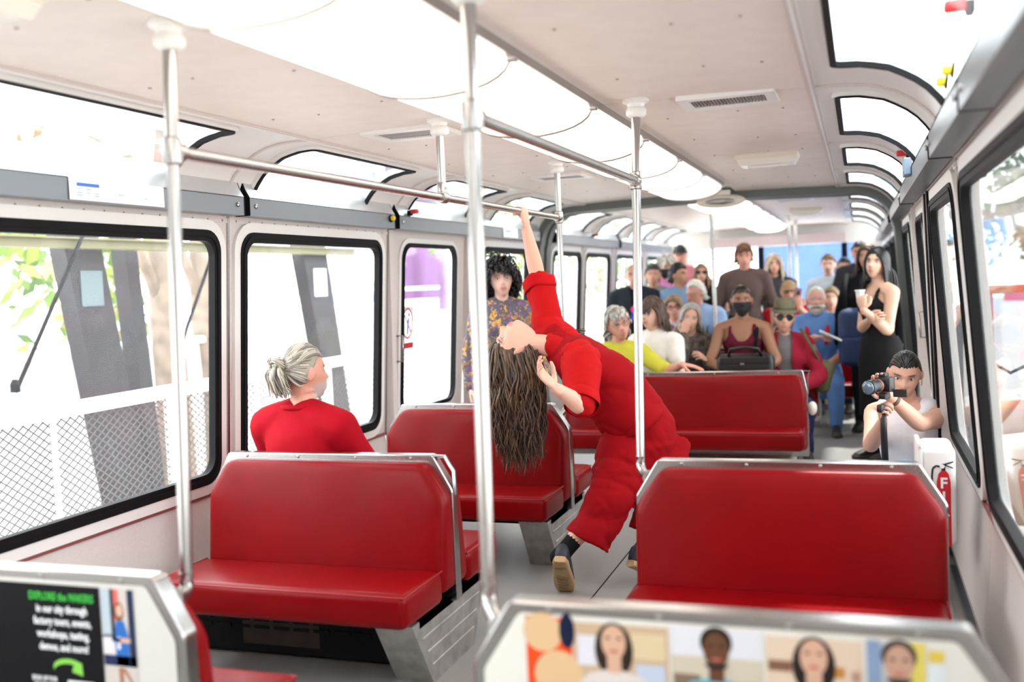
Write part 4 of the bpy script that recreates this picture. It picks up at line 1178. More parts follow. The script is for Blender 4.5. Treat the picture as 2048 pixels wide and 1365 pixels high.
def folds(V, F, amp, wl, seed, axis=(0, 0, 1), n=5):
    """sharp soft-edged creases roughly across the given axis"""
    rs = np.random.RandomState(seed); N = normals(V, F); d = np.zeros(len(V))
    for i in range(n):
        k = nrm(np.array(axis)+rs.randn(3)*.55); k2 = nrm(rs.randn(3)); k3 = nrm(rs.randn(3))
        w_ = wl*rs.uniform(.7, 1.6)
        ph = V @ k*2*np.pi/w_+1.8*np.sin(V @ k2*2*np.pi/(w_*2.7)+rs.uniform(0, 6))
        rg = (1-np.abs(np.sin(ph/2+rs.uniform(0, 6))))**2
        mk = sstep(.25, .85, .5+.5*np.sin(V @ k3*2*np.pi/(w_*2.4)+rs.uniform(0, 6)))
        d += rg*mk
    return V-N*(np.minimum(d, 1.6)*amp)[:, None]

def mesh_obj(name, V, F, mats, parent, attr=None, label=None, smooth=True):
    off = np.array(wloc(parent))
    me = bpy.data.meshes.new(name); me.from_pydata((V-off).tolist(), [], F)
    for m_ in (mats if isinstance(mats, list) else [mats]): me.materials.append(m_)
    if attr is not None:
        for an, data in attr.items():
            a = me.color_attributes.new(an, 'FLOAT_COLOR', 'POINT')
            a.data.foreach_set('color', np.concatenate([data, np.ones((len(data), 1))], 1).ravel())
    if smooth: me.polygons.foreach_set('use_smooth', [True]*len(me.polygons))
    me.update()
    o = bpy.data.objects.new(name, me); COL.objects.link(o); o.parent = parent
    if label: o['label'] = label
    return o

# ---- materials
def skin_mat(key, col, brow=(.06, .04, .03), lip=(.50, .16, .14), beard=(.5, .5, .5), rough=.5):
    nm = 'skin_'+key
    if nm in MATS: return MATS[nm]
    m = bpy.data.materials.new(nm); m.use_nodes = True; nt = m.node_tree; b = nt.nodes['Principled BSDF']
    b.inputs['Roughness'].default_value = rough
    b.inputs['Subsurface Weight'].default_value = .12
    b.inputs['Subsurface Radius'].default_value = (.02, .008, .004)
    b.inputs['Subsurface Scale'].default_value = .5
    at = nt.nodes.new('ShaderNodeAttribute'); at.attribute_name = 'tint'
    sp = nt.nodes.new('ShaderNodeSeparateColor'); nt.links.new(at.outputs['Color'], sp.inputs[0])
    tc = nt.nodes.new('ShaderNodeTexCoord'); ns = nt.nodes.new('ShaderNodeTexNoise'); ns.inputs['Scale'].default_value = 30; nt.links.new(tc.outputs['Object'], ns.inputs['Vector'])
    def mix(f, a, bcol):
        mx = nt.nodes.new('ShaderNodeMix'); mx.data_type = 'RGBA'
        nt.links.new(f, mx.inputs[0])
        if isinstance(a, tuple): mx.inputs[6].default_value = (*a, 1)
        else: nt.links.new(a, mx.inputs[6])
        mx.inputs[7].default_value = (*bcol, 1); return mx.outputs[2]
    mr = nt.nodes.new('ShaderNodeMapRange'); mr.inputs[3].default_value = 0; mr.inputs[4].default_value = .35; nt.links.new(ns.outputs['Fac'], mr.inputs[0])
    c = mix(mr.outputs[0], col, (min(col[0]*1.05, 1), col[1]*.80, col[2]*.76))
    c = mix(sp.outputs[0], c, lip); c = mix(sp.outputs[1], c, brow); c = mix(sp.outputs[2], c, beard)
    nt.links.new(c, b.inputs['Base Color'])
    MATS[nm] = m; return m

def hair_mat(key, c0, c1, rough=.42):
    nm = 'hair_'+key
    if nm in MATS: return MATS[nm]
    m = bpy.data.materials.new(nm); m.use_nodes = True; nt = m.node_tree; b = nt.nodes['Principled BSDF']
    b.inputs['Roughness'].default_value = rough; b.inputs['Anisotropic'].default_value = .5
    at = nt.nodes.new('ShaderNodeAttribute'); at.attribute_name = 'strand'
    mx = nt.nodes.new('ShaderNodeMix'); mx.data_type = 'RGBA'
    sp = nt.nodes.new('ShaderNodeSeparateColor'); nt.links.new(at.outputs['Color'], sp.inputs[0])
    nt.links.new(sp.outputs[0], mx.inputs[0]); mx.inputs[6].default_value = (*c0, 1); mx.inputs[7].default_value = (*c1, 1)
    nt.links.new(mx.outputs[2], b.inputs['Base Color'])
    MATS[nm] = m; return m

def cloth(key, col, rough=.8, pattern=None, col2=None, scale=20., col3=None):
    nm = 'cloth_'+key
    if nm in MATS: return MATS[nm]
    if not pattern: return mat(nm, col, rough, spec=.12, bump=(500, .15), noise=(18, .06))
    m = bpy.data.materials.new(nm); m.use_nodes = True; nt = m.node_tree; b = nt.nodes['Principled BSDF']; b.inputs['Roughness'].default_value = rough
    tc = nt.nodes.new('ShaderNodeTexCoord')
    def ramp(fac, cols):
        r = nt.nodes.new('ShaderNodeValToRGB'); r.color_ramp.interpolation = 'CONSTANT' if pattern != 'mottle' else 'LINEAR'
        while len(r.color_ramp.elements) < len(cols): r.color_ramp.elements.new(.5)
        for e, (p, c) in zip(r.color_ramp.elements, cols): e.position = p; e.color = (*c, 1)
        nt.links.new(fac, r.inputs[0]); return r.outputs[0]
    if pattern in ('floral', 'mottle'):
        v = nt.nodes.new('ShaderNodeTexVoronoi' if pattern == 'floral' else 'ShaderNodeTexNoise'); v.inputs['Scale'].default_value = scale
        nz = nt.nodes.new('ShaderNodeTexNoise'); nz.inputs['Scale'].default_value = scale*.6
        nt.links.new(tc.outputs['Object'], nz.inputs['Vector'])
        if pattern == 'floral':
            vm = nt.nodes.new('ShaderNodeMix'); vm.data_type = 'RGBA'; vm.inputs[0].default_value = .12
            nt.links.new(tc.outputs['Object'], vm.inputs[6]); nt.links.new(nz.outputs['Color'], vm.inputs[7]); nt.links.new(vm.outputs[2], v.inputs['Vector'])
            sp = nt.nodes.new('ShaderNodeSeparateColor'); nt.links.new(v.outputs['Color'], sp.inputs[0])
            out = ramp(sp.outputs[0], [(0, col), (.42, col2), (.58, col3 or col), (.72, col), (.86, tuple(min(1, x*1.6) for x in col2))])
        else:
            nt.links.new(tc.outputs['Object'], v.inputs['Vector'])
            out = ramp(v.outputs['Fac'], [(.35, col), (.65, col2)])
    else:
        wv = nt.nodes.new('ShaderNodeTexWave'); wv.bands_direction = 'Z'; wv.inputs['Scale'].default_value = scale; wv.inputs['Distortion'].default_value = .6
        nt.links.new(tc.outputs['Object'], wv.inputs['Vector'])
        out = ramp(wv.outputs['Fac'], [(0, col), (.5, col2)])
        if pattern == 'plaid':
            w2 = nt.nodes.new('ShaderNodeTexWave'); w2.bands_direction = 'X'; w2.inputs['Scale'].default_value = scale
            nt.links.new(tc.outputs['Object'], w2.inputs['Vector'])
            mx = nt.nodes.new('ShaderNodeMix'); mx.data_type = 'RGBA'; mx.blend_type = 'MULTIPLY'; mx.inputs[0].default_value = .6
            nt.links.new(out, mx.inputs[6]); nt.links.new(w2.outputs['Color'], mx.inputs[7]); out = mx.outputs[2]
    nt.links.new(out, b.inputs['Base Color'])
    MATS[nm] = m; return m

# ---- head
def headpt(n, jaw=1., nose=1.):
    n = np.asarray(n, float); x0, y0, z0 = n[:, 0], n[:, 1], n[:, 2]
    p = n*np.array([.0745, .093, .117])
    x, y, z = p[:, 0].copy(), p[:, 1].copy(), p[:, 2].copy()
    low = sstep(.01, -.105, z); front = sstep(-.1, .55, y0); back = sstep(0, -.6, y0)
    x *= 1-.26*low*jaw-.04*sstep(.05, .11, z)
    y += .034*low*front
    y -= -.030*low*back
    y -= .004*front*sstep(.05, .09, z)
    fr = sstep(.15, .5, y0); ax = np.abs(x)
    t = np.clip((.024-z)/.046, 0, 1); fall = np.clip((z+.040)/.016, 0, 1)
    prof_ = t**1.4*np.where(z > -.023, 1, fall)
    y += nose*.026*np.exp(-(x/(.0085+.0055*t))**2)*prof_*fr
    y -= .012*np.exp(-((ax-.031)/.015)**2-((z-.006)/.011)**2)*fr
    y += .005*np.exp(-((z-.028)/.009)**2-(x/.05)**2)*fr
    y += .007*np.exp(-(x/.021)**2)*(np.exp(-((z+.053)/.006)**2)+np.exp(-((z+.067)/.0075)**2))*fr
    y -= .005*np.exp(-(x/.024)**2-((z+.0595)/.003)**2)*fr
    y -= .005*np.exp(-((z+.082)/.008)**2-(x/.022)**2)*fr
    y += .006*np.exp(-((z+.102)/.014)**2-(x/.022)**2)*fr
    y += .004*np.exp(-((ax-.045)/.018)**2-((z+.022)/.02)**2)*fr
    return np.stack([x, y, z], 1)
def sph(nl=44, nm=56):
    th = np.linspace(0.02, np.pi-.02, nl); ph = np.linspace(0, 2*np.pi, nm, endpoint=False)
    D = np.array([[math.sin(t)*math.sin(p), math.sin(t)*math.cos(p), math.cos(t)] for t in th for p in ph])
    F = [(i*nm+j, (i+1)*nm+j, (i+1)*nm+(j+1) % nm, i*nm+(j+1) % nm) for i in range(nl-1) for j in range(nm)]
    F += [tuple(range(nm)), tuple(range((nl-1)*nm, nl*nm))[::-1]]
    return D, F
SPH_D, SPH_F = sph()
def rotm(yaw=0, pitch=0, roll=0):
    """head turn in degrees: yaw + = to own left, pitch + = look up, roll + = tilt to own right"""
    return np.array(Matrix.Rotation(math.radians(yaw), 3, 'Z') @ Matrix.Rotation(math.radians(pitch), 3, 'X') @ Matrix.Rotation(math.radians(roll), 3, 'Y'))
def basis(fwd, up=(0, 0, 1)):
    f = nrm(fwd); u = np.array(up, float); r = nrm(np.cross(f, u)); u = np.cross(r, f)
    return np.stack([r, f, u], 1)      # columns: right, forward, up

def add_head(g, R, c, s=1., jaw=1., nose=1.):
    P = headpt(SPH_D, jaw, nose)*s
    g.add(P @ R.T+c, SPH_F)
    for sx in (-1, 1):
        Re = np.array(Matrix.Rotation(math.radians(-22*sx), 3, 'Z') @ Matrix.Rotation(math.radians(-8), 3, 'X'))
        g.ell(R @ (np.array((sx*.079, -.008, -.004))*s)+c, np.array((.0075, .018, .031))*s, 12, 10, R @ Re)
def head_tint(V, R, c, s=1., beard=0., brow=1., lip=1.):
    q = ((V-c) @ R)/s; x, y, z = q[:, 0], q[:, 1], q[:, 2]; ax = np.abs(x)
    near = (np.abs(q).max(1) < .14) & (y > .02)
    lipm = np.exp(-(x/.023)**4-((z+.0595)/.0125)**4)*near*lip
    br = np.exp(-((ax-.033)/.019)**4-((z-.027+.10*np.maximum(ax-.036, 0))/.0052)**4)*near*brow
    lash = .75*np.exp(-((ax-.031)/.018)**4-((z-.0145)/.0035)**4)*near
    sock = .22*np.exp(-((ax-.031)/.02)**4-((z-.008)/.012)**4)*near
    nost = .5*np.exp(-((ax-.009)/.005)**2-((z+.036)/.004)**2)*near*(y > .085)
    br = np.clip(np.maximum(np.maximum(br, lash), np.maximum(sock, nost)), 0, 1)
    bd = np.zeros(len(V))
    if beard: bd = beard*sstep(-.025, -.06, z)*sstep(-.12, -.10, z)*sstep(-.01, .05, y)*(np.abs(q).max(1) < .14)*(1-lipm)
    return np.stack([np.clip(lipm, 0, 1), br, np.clip(bd, 0, 1)], 1)

def eyes(R, c, s, parent, iris=(.10, .06, .03), look=(0, 0)):
    for sx in (-1, 1):
        g = G(); ec = R @ (np.array((sx*.031, .0655, .006))*s)+c
        g.ell(ec, np.array((.0135, .0125, .0105))*s, 12, 8, R)
        g.cur = 1
        d = nrm(R @ np.array((look[0], 1, look[1])))
        g.lathe([(.0062*s, 0), (.0055*s, .0012*s), (.001*s, .0018*s)], ec+d*.0115*s, 10, tuple(d))
        g.build('eye', [mat('eye_white', (.72, .69, .66), .25), mat('iris_%.2f' % iris[0], tuple(i*.5 for i in iris), .2)], parent, smooth=True)

def hairline(n, kind):
    """lowest z (unit direction) of the hair for direction n"""
    y = n[:, 1]; ax = np.abs(n[:, 0])
    fr = sstep(-.05, .55, y); bk = sstep(.05, -.45, y)
    front, side, back = dict(full=(.50, -.05, -.62), high=(.62, .02, -.55), fringe=(.30, -.1, -.62), low=(.45, -.35, -.75), up=(.52, .10, -.42), thin=(.70, .12, -.45), bald=(1.2, .02, -.45))[kind]
    base = side*(1-fr)*(1-bk)+front*fr+back*bk
    return base+.035*np.sin(n[:, 0]*31+1.3*np.sin(n[:, 1]*17))+.02*np.sin(n[:, 0]*67+n[:, 1]*41)
def hair_mesh(parent, R, c, s, m_, n=140, length=.12, vol=.012, r=.008, kind='full', comb='back', curl=0., freq=60., grav=1., seed=1, steps=11, sides=4, name='hair', cap=True, down=(0, 0, -1), fringe=0., taper=.75, capoff=.006, lenvar=.25, spread=.3, neckr=.062, bun=None):
    rs = np.random.RandomState(seed)
    D = []
    while len(D) < n:
        d = rs.randn(400, 3); d /= np.linalg.norm(d, axis=1)[:, None]
        ok = d[:, 2] > hairline(d, kind)+.02
        D += list(d[ok])
    D = np.array(D[:n])
    P0 = headpt(D)+D*.003
    down_l = R.T @ nrm(down)
    sgn = np.where(D[:, 0] >= 0, 1., -1.)
    if comb == 'back': v = np.stack([.25*D[:, 0], -np.ones(n), .25+0*sgn], 1)
    elif comb == 'part': v = np.stack([sgn*1.0, -.15+0*sgn, .1+0*sgn], 1)
    elif comb == 'forward': v = np.stack([D[:, 0]*.5, np.where(D[:, 2] > .25, 1., -.3), .1+0*sgn], 1)
    elif comb == 'out': v = D*1.2
    elif comb == 'bun': v = np.array(bun)[None, :]-P0
    elif comb == 'side': v = np.stack([np.ones(n), .1+0*sgn, .2+0*sgn], 1)
    v = v/np.linalg.norm(v, axis=1)[:, None]+rs.randn(n, 3)*spread*.4
    L = length*(1+rs.uniform(-lenvar, lenvar*.5, n))
    if fringe:
        fm = (D[:, 1] > .45) & (np.abs(D[:, 0]) < .62)
        v[fm] = np.stack([D[fm, 0]*.4, np.ones(fm.sum()), .15*np.ones(fm.sum())], 1); L = np.where(fm, np.minimum(L, fringe), L)
    step = L/steps
    pts = [P0]; p = P0.copy()
    el = np.array([.0745, .093, .117])+vol
    for k in range(steps):
        v = v/np.linalg.norm(v, axis=1)[:, None]
        v = v+down_l*(grav*np.minimum(.55, .05+step*16)*(1+.12*k))[:, None]
        v = v/np.linalg.norm(v, axis=1)[:, None]
        p = p+v*step[:, None]
        vv = np.array([vol])*(.4+.6*min(1, k/3))
        e2 = np.array([.0745, .093, .117])+vv
        q = p/e2; rr = np.linalg.norm(q, axis=1)
        # hair lies on the head: strands just above the surface are pulled back to it
        hug = (rr >= 1) & (rr < 1.35) & ((p*down_l).sum(1) < .035) if comb != 'out' else np.zeros(len(rr), bool)
        ins = (rr < 1) | hug
        # lower half of the head narrows: use the true surface there
        if ins.any():
            p[ins] = p[ins]/rr[ins][:, None]
            nn = p[ins]/e2**2; nn /= np.linalg.norm(nn, axis=1)[:, None]
            vi = v[ins]; dt = (vi*nn).sum(1); v[ins] = vi-nn*np.minimum(dt, 0)[:, None]
        lo = p[:, 2] < -.09
        if lo.any():
            hr = np.hypot(p[:, 0], p[:, 1]+.015); bad = lo & (hr < neckr)
            if bad.any():
                f_ = neckr/(hr[bad]+1e-6); p[bad, 0] *= f_; p[bad, 1] = (p[bad, 1]+.015)*f_-.015
        pts.append(p.copy())
    S = np.stack(pts, 1)                    # n, steps+1, 3
    if curl:
        ph = rs.uniform(0, 6.3, n); t = np.linspace(0, 1, steps+1)
        am = curl*np.minimum(1, t*2.5)
        arc = t[None, :]*L[:, None]*freq+ph[:, None]
        a1 = rs.randn(n, 3); a1 /= np.linalg.norm(a1, axis=1)[:, None]; a2 = np.cross(a1, rs.randn(n, 3)); a2 /= np.linalg.norm(a2, axis=1)[:, None]
        S = S+a1[:, None, :]*(np.sin(arc)*am)[:, :, None]+a2[:, None, :]*(np.cos(arc)*am)[:, :, None]*.8
    S = (S*s) @ R.T+c
    # tubes
    T = np.gradient(S, axis=1); T /= np.linalg.norm(T, axis=2)[:, :, None]+1e-9
    ctr = np.asarray(c)
    A = np.cross(T, S-ctr); A /= np.linalg.norm(A, axis=2)[:, :, None]+1e-9
    B = np.cross(A, T)
    t = np.linspace(0, 1, steps+1); rad = r*s*(1-taper*t**2)*np.where(t < .1, .8, 1)
    rad = rad[None, :]*rs.uniform(.7, 1.25, n)[:, None]
    an = np.linspace(0, 2*np.pi, sides, endpoint=False)
    V = S[:, :, None, :]+(A[:, :, None, :]*np.cos(an)[None, None, :, None]*1.35+B[:, :, None, :]*np.sin(an)[None, None, :, None]*.7)*rad[:, :, None, None]
    nv = (steps+1)*sides
    F = []
    base_f = [(i*sides+j, i*sides+(j+1) % sides, (i+1)*sides+(j+1) % sides, (i+1)*sides+j) for i in range(steps) for j in range(sides)]+[tuple(range(steps*sides, nv))]
    for i in range(n): F += [[a+i*nv for a in f] for f in base_f]
    V = V.reshape(-1, 3)
    col = np.repeat(rs.uniform(0, 1, n)[:, None], nv, 0)*np.ones((1, 3))
    if cap:
        thr = hairline(SPH_D, kind); keep = SPH_D[:, 2] > thr
        off = (capoff+vol*.35)*sstep(0, .2, SPH_D[:, 2]-thr)
        off = np.where(keep, off, -.010)
        q = headpt(SPH_D, nose=0)+SPH_D*off[:, None]
        Fk = [f for f in SPH_F if len(f) == 4 and sum(keep[i] for i in f) >= 1] + [list(SPH_F[-2])]
        b0 = len(V); V = np.concatenate([V, (q*s) @ R.T+c]); F += [[i+b0 for i in f] for f in Fk]
        col = np.concatenate([col, np.full((len(q), 3), .35)])
    return mesh_obj(name, V, F, m_, parent, {'strand': col})

# ---- hands
def hand(g, wrist, d, nrm_p, side, s=1., curl=(.5, .5, .5, .5), thumb=.3, spread=.1, nails=None, rw=.027):
    """d: towards the fingers, nrm_p: out of the palm, side +1 when thumb lies along d x n"""
    d = nrm(d); n_ = nrm(nrm_p-np.dot(nrm_p, d)*d); t = np.cross(d, n_)*side     # t: towards the thumb
    W = np.asarray(wrist, float)
    pl = .088*s
    g.tube([W-d*.02*s, W+d*.012*s, W+d*.045*s, W+d*.075*s, W+d*pl], np.array([rw*.95, rw, .037, .041, .038])*s, np.array([.019, .018, .0165, .0145, .012])*s, n=14, ref=n_, rounded=True)
    for i, (lo, ln, rr) in enumerate(((.030, .072, .0086), (.010, .080, .0090), (-.0105, .074, .0086), (-.029, .058, .0076))):
        a = curl[i]; b = W+d*pl*(1.0 if i in (1, 2) else .95)+t*lo*s
        dv = nrm(d+t*spread*(lo/.03)); p = [b-dv*.014*s, b]; dirv = dv; ang = 0
        for seg, fr in ((.45, .9), (.30, 1.1), (.25, .8)):
            ang += a*fr
            dirv = dv*math.cos(ang)+n_*math.sin(ang)
            p.append(p[-1]+dirv*ln*seg*s)
        limb(g, p, np.array([rr, rr*1.04, rr*.98, rr*.9, rr*.72])*s, m=4, n=10)
        if nails is not None:
            up = -(-dv*math.sin(ang)+n_*math.cos(ang))
            nails.append((p[-1]-dirv*.004*s+up*rr*.66*s, dirv, up, rr*s))
    b = W+d*.022*s+t*.026*s-n_*-.004
    d1 = nrm(d*.55+t*.85+n_*.25); d2 = nrm(d*(.9)+t*(.45-thumb*.6)+n_*(.25+thumb)); d3 = nrm(d*.95+t*(.2-thumb*.9)+n_*(.2+thumb))
    p = [b-d1*.012*s, b+d1*.012*s, b+d1*.036*s, b+d1*.036*s+d2*.032*s, b+d1*.036*s+d2*.032*s+d3*.026*s]
    limb(g, p, np.array([.014, .0145, .0115, .0105, .0078])*s, m=4, n=10)
    if nails is not None: nails.append((p[-1]+nrm(t*.6-n_*.4)*.006*s, d3, nrm(t*.6-n_*.5), .010*s))

def ik(S, T, l1, l2, hint):
    S = np.asarray(S, float); T = np.asarray(T, float); v = T-S; L = np.linalg.norm(v)
    if L > (l1+l2)*.995: T = S+v/L*(l1+l2)*.995; v = T-S; L = np.linalg.norm(v)
    a = (l1*l1-l2*l2+L*L)/(2*L); h = math.sqrt(max(l1*l1-a*a, 0)); u = v/L
    hv = np.asarray(hint, float); hv = nrm(hv-np.dot(hv, u)*u)
    return S+u*a+hv*h, T

def shoe(parent, ankle, fwd, up, up_m, sole_m, s=1., toe_bend=0.):
    """a trainer: ankle = ankle joint, fwd = towards the toe, up = away from the sole"""
    f = nrm(fwd); u = nrm(np.asarray(up)-np.dot(up, f)*f); r = np.cross(f, u)
    A = np.asarray(ankle, float)
    sec = [(-.055, .024, .050), (-.03, .034, .06), (.02, .036, .055), (.08, .042, .040), (.135, .046, .028), (.175, .040, .02), (.20, .022, .012)]
    def ring(x, w_, zlo, zhi, n=16, pw=.75):
        P = []
        for i in range(n):
            a = 2*math.pi*i/n; ca, sa = math.cos(a), math.sin(a)
            P.append(A+f*x*s+r*w_*s*np.sign(ca)*abs(ca)**pw+u*s*((zlo+zhi)/2+(zhi-zlo)/2*np.sign(sa)*abs(sa)**pw))
        return P
    sh = thing('shoe', parent=parent, loc=tuple(A))
    g = G(); g.rings([ring(x, w_*.93, -.07, -.07+h_*1.6) for x, w_, h_ in sec]); g.build('upper', up_m, sh, smooth=True)
    g = G(); g.rings([ring(x*1.03, w_*1.04, -.085, -.055, pw=.45) for x, w_, h_ in sec]); g.build('sole', sole_m, sh, smooth=True, auto=50)
    g = G()
    for x, z in ((.055, .004), (.08, -.008), (.105, -.02)):
        a = A+f*x*s+u*z*s
        g.tube([a-r*.03*s-u*.012*s, a+u*.002, a+r*.03*s-u*.012*s], .0035*s, n=5)
    g.build('laces', up_m, sh, smooth=True)
    return sh

SKIN = dict(light=(.62, .37, .27), pale=(.70, .46, .37), tan=(.45, .24, .15), brown=(.30, .145, .08), ruddy=(.60, .30, .22), asian=(.66, .43, .31))
SEC = [(-.19, .062, .052), (-.10, .092, .064), (.02, .100, .068), (.20, .086, .060), (.34, .080, .056), (.52, .088, .064), (.70, .096, .068), (.84, .098, .060), (.93, .088, .050), (1.0, .060, .042), (1.05, .034, .034)]

def person(label, hx, hy, top, H, face, sit=False, lean=0., sk='light', sex='f', build=1., head=(0, 0, 0), hair=None, hcol=None, shirt=None, sleeve='tee', pants=None, arms=('down', 'down'), vox=.0098, seed=1, beard=0., brow=(.05, .035, .025), lip=(.48, .17, .15), legs='auto', hem=-.28, extras=None, iris=(.10, .06, .03), shoes=(.02, .02, .02), jaw=1., cvox=.017, hands=True, collar=None, side_lean=0., jacket=None, legdir=None):
    fw = np.array([math.cos(math.radians(face)), math.sin(math.radians(face)), 0.]); rt = np.array([fw[1], -fw[0], 0.]); Z = np.array([0, 0, 1.])
    fw0, rt0 = fw, rt
    la = math.radians(lean); up = nrm(Z*math.cos(la)+fw*math.sin(la)+rt*math.sin(math.radians(side_lean))); fwd = nrm(fw*math.cos(la)-Z*math.sin(la))
    hs = .235/.235*(1.0 if sex == 'f' else 1.03)
    HC = np.array([hx, hy, top-.125*hs])
    Lt = .32*H
    P = HC-up*(.47*H-.125)-fwd*.012
    P[2] = max(P[2], .30)
    root = thing('person', label, 'person', (P[0], P[1], 0 if not sit else max(0, P[2]-.1)))
    Lt = np.linalg.norm(HC-up*.145-P)*.965
    bw_ = build*(1.04 if sex == 'm' else .97)
    R = basis(fw) @ rotm(*head)
    def tor(g, e=0., t0=-.19, t1=1.06, kx=1., dep=1.):
        ts = np.array([q[0] for q in SEC]); rx = np.array([q[1] for q in SEC])*H*bw_; ry = np.array([q[2] for q in SEC])*H*bw_*dep
        tt = np.linspace(t0, t1, 20)
        pts = [P+up*Lt*t+fwd*(.012*math.sin(t*3.1)) for t in tt]
        g.tube(pts, np.interp(tt, ts, rx)*kx+e, np.interp(tt, ts, ry)+e, n=22, ref=fw)
        if sex == 'f':
            for sx in (-1, 1): g.ell(P+up*Lt*.66+rt*sx*.045*H+fwd*(.040*H*bw_+e*.8), np.array((.040, .036, .042))*H*bw_*.95+e*.4, 12, 10)
    sh_w = .103*H*(1.06 if sex == 'm' else .97)*min(build, 1.1)
    J = {}
    l1, l2 = .172*H, .150*H
    for k, sx in (('R', 1), ('L', -1)):
        S = P+up*Lt*.865+rt*sx*sh_w
        spec = arms[0 if k == 'R' else 1]
        hint = -fw*.6+rt*sx*.6-Z*.4
        if spec is None: J[k] = None; continue
        if isinstance(spec, str):
            if spec == 'down': T = S+rt*sx*.05*H-Z*.305*H+fw*.05*H
            elif spec == 'lap': T = P+fw*.19*H+rt*sx*.05*H+Z*.07*H; hint = rt*sx-Z*.3-fw*.3
            elif spec == 'front': T = P+up*Lt*.35+fw*.15*H+rt*sx*.01*H; hint = rt*sx-Z*.8
            d_ = None; nn = None
        else:
            T = np.array(spec['at'], float); hint = np.array(spec.get('hint', hint), float)
        E_, T = ik(S, T, l1, l2, hint)
        fd = nrm(T-E_); hd = fd; pn = -rt*sx*.8+fw*.2
        cu = (.35, .4, .45, .5); th = .3
        if not isinstance(spec, str):
            hd = nrm(np.array(spec.get('dir', fd), float)); pn = np.array(spec.get('palm', pn), float); cu = spec.get('curl', cu); th = spec.get('thumb', th)
        J[k] = dict(S=S, E=E_, W=T, d=hd, n=pn, cu=cu, th=th, sx=sx)
    bm_ = bw_*H
    def arm(g, j, e=0., upto=1., t0=0.):
        """skin or sleeve along the arm; upto 0..2 (1 = elbow)"""
        S, E_, W_ = j['S'], j['E'], j['W']
        inn = S-rt*j['sx']*.035*H-up*.01*H
        limb(g, [P+up*Lt*.955+rt*j['sx']*.02*H, S+up*.004*H], [.040*H*bw_+e, .036*H*bw_+e], m=3, n=12)
        pts = [inn, S, S+(E_-S)*.35, S+(E_-S)*.75, E_, E_+(W_-E_)*.3, E_+(W_-E_)*.7, W_]
        rd = np.array([.034, .0345, .030, .026, .0245, .0245, .019, .0155])*H*bw_
        if upto < 2:
            keep = []
            for i, u in enumerate((0, 0, .35, .75, 1, 1.3, 1.7, 2)):
                if u <= upto: keep.append(i)
            q = [pts[i] for i in keep]; r_ = [rd[i] for i in keep]
            a = upto if upto <= 1 else upto-1
            q.append(S+(E_-S)*a if upto <= 1 else E_+(W_-E_)*a); r_.append(float(np.interp(upto, (0, .35, .75, 1, 1.3, 1.7, 2), rd[1:])))
            pts, rd = q, np.array(r_)
        ee = np.linspace(e*.7, e*1.25, len(rd))
        # drop near-duplicate points
        pp = [pts[0]]; r2 = [rd[0]+ee[0]]
        for p_, r_, x_ in zip(pts[1:], rd[1:], ee[1:]):
            if np.linalg.norm(p_-pp[-1]) > .012: pp.append(p_); r2.append(r_+x_)
        limb(g, pp, r2, m=4, n=14)
    # ---- body
    g = G(); tor(g, -.006, kx=.97)
    nb = P+up*Lt*.93; limb(g, [nb, nb+(HC-nb)*.5+fw*.004, HC-R[:, 2]*.03-R[:, 1]*.014], np.array([.036, .0315, .033])*H*(1.05 if sex == 'm' else .93), n=16)
    add_head(g, R, HC, hs, jaw)
    for k in 'RL':
        if J.get(k): arm(g, J[k], 0, 2)
    V, F = remeshed(g, vox, 2, .4)
    gh = G()
    for k in 'RL':
        if J.get(k) and hands:
            j = J[k]; hand(gh, j['W'], j['d'], j['n'], j['sx'], .95*H/1.68, j['cu'], j['th'])
    if gh.v:
        b0 = len(V); V = np.concatenate([V, gh.verts()]); F = F+[[i+b0 for i in f] for f in gh.f]
    tint = head_tint(V, R, HC, hs, beard)
    mesh_obj('body', V, F, skin_mat('%s_%d' % (sk, seed), SKIN[sk], brow, lip), root, {'tint': tint})
    eyes(R, HC, hs, root, iris)
    # ---- clothes
    if shirt is not None:
        g = G()
        if sleeve == 'tank':
            tor(g, .005, hem, .70)
            for sx in (-1, 1):
                limb(g, [P+up*Lt*.68+rt*sx*.058*H+fwd*.066*H*bw_, P+up*Lt*.90+rt*sx*.055*H+fwd*.045*H*bw_, P+up*Lt*.985+rt*sx*.05*H, P+up*Lt*.88+rt*sx*.05*H-fwd*.048*H*bw_, P+up*Lt*.66+rt*sx*.045*H-fwd*.06*H*bw_], np.full(5, .011*H), n=8, ry=np.full(5, .007*H))
        elif sleeve == 'vest':
            tor(g, .012, hem, .95)
            for sx in (-1, 1): limb(g, [P+up*Lt*.78+rt*sx*.055*H, P+up*Lt*.955+rt*sx*.060*H], np.array([.046, .037])*H*bw_, n=12)
        else:
            tor(g, .011, hem, 1.02)
            up_to = dict(tee=.55, elbow=.85, long=1.93, short=.35)[sleeve]
            for k in 'RL':
                if J.get(k): arm(g, J[k], .013, up_to)
        V, F = remeshed(g, cvox, 3); V = wrinkle(V, F, .006, 26, seed)
        mesh_obj('shirt' if sleeve not in ('tank', 'vest') else 'tank_top', V, F, shirt, root)
    if jacket is not None:
        g = G(); tor(g, .026, hem-.05, .97)
        for k in 'RL':
            if J.get(k): arm(g, J[k], .024, 1.9)
        V, F = remeshed(g, cvox, 3); V = wrinkle(V, F, .008, 22, seed+3)
        # open front: drop the faces over the chest
        q = V-P; lx = np.abs(q @ rt); ly = q @ fwd; lz = q @ up
        op = (ly > .03) & (lx < .045+.02*lz/Lt) & (lz > -.1)
        F = [f for f in F if not all(op[i] for i in f)]
        mesh_obj('jacket', V, F, jacket, root)
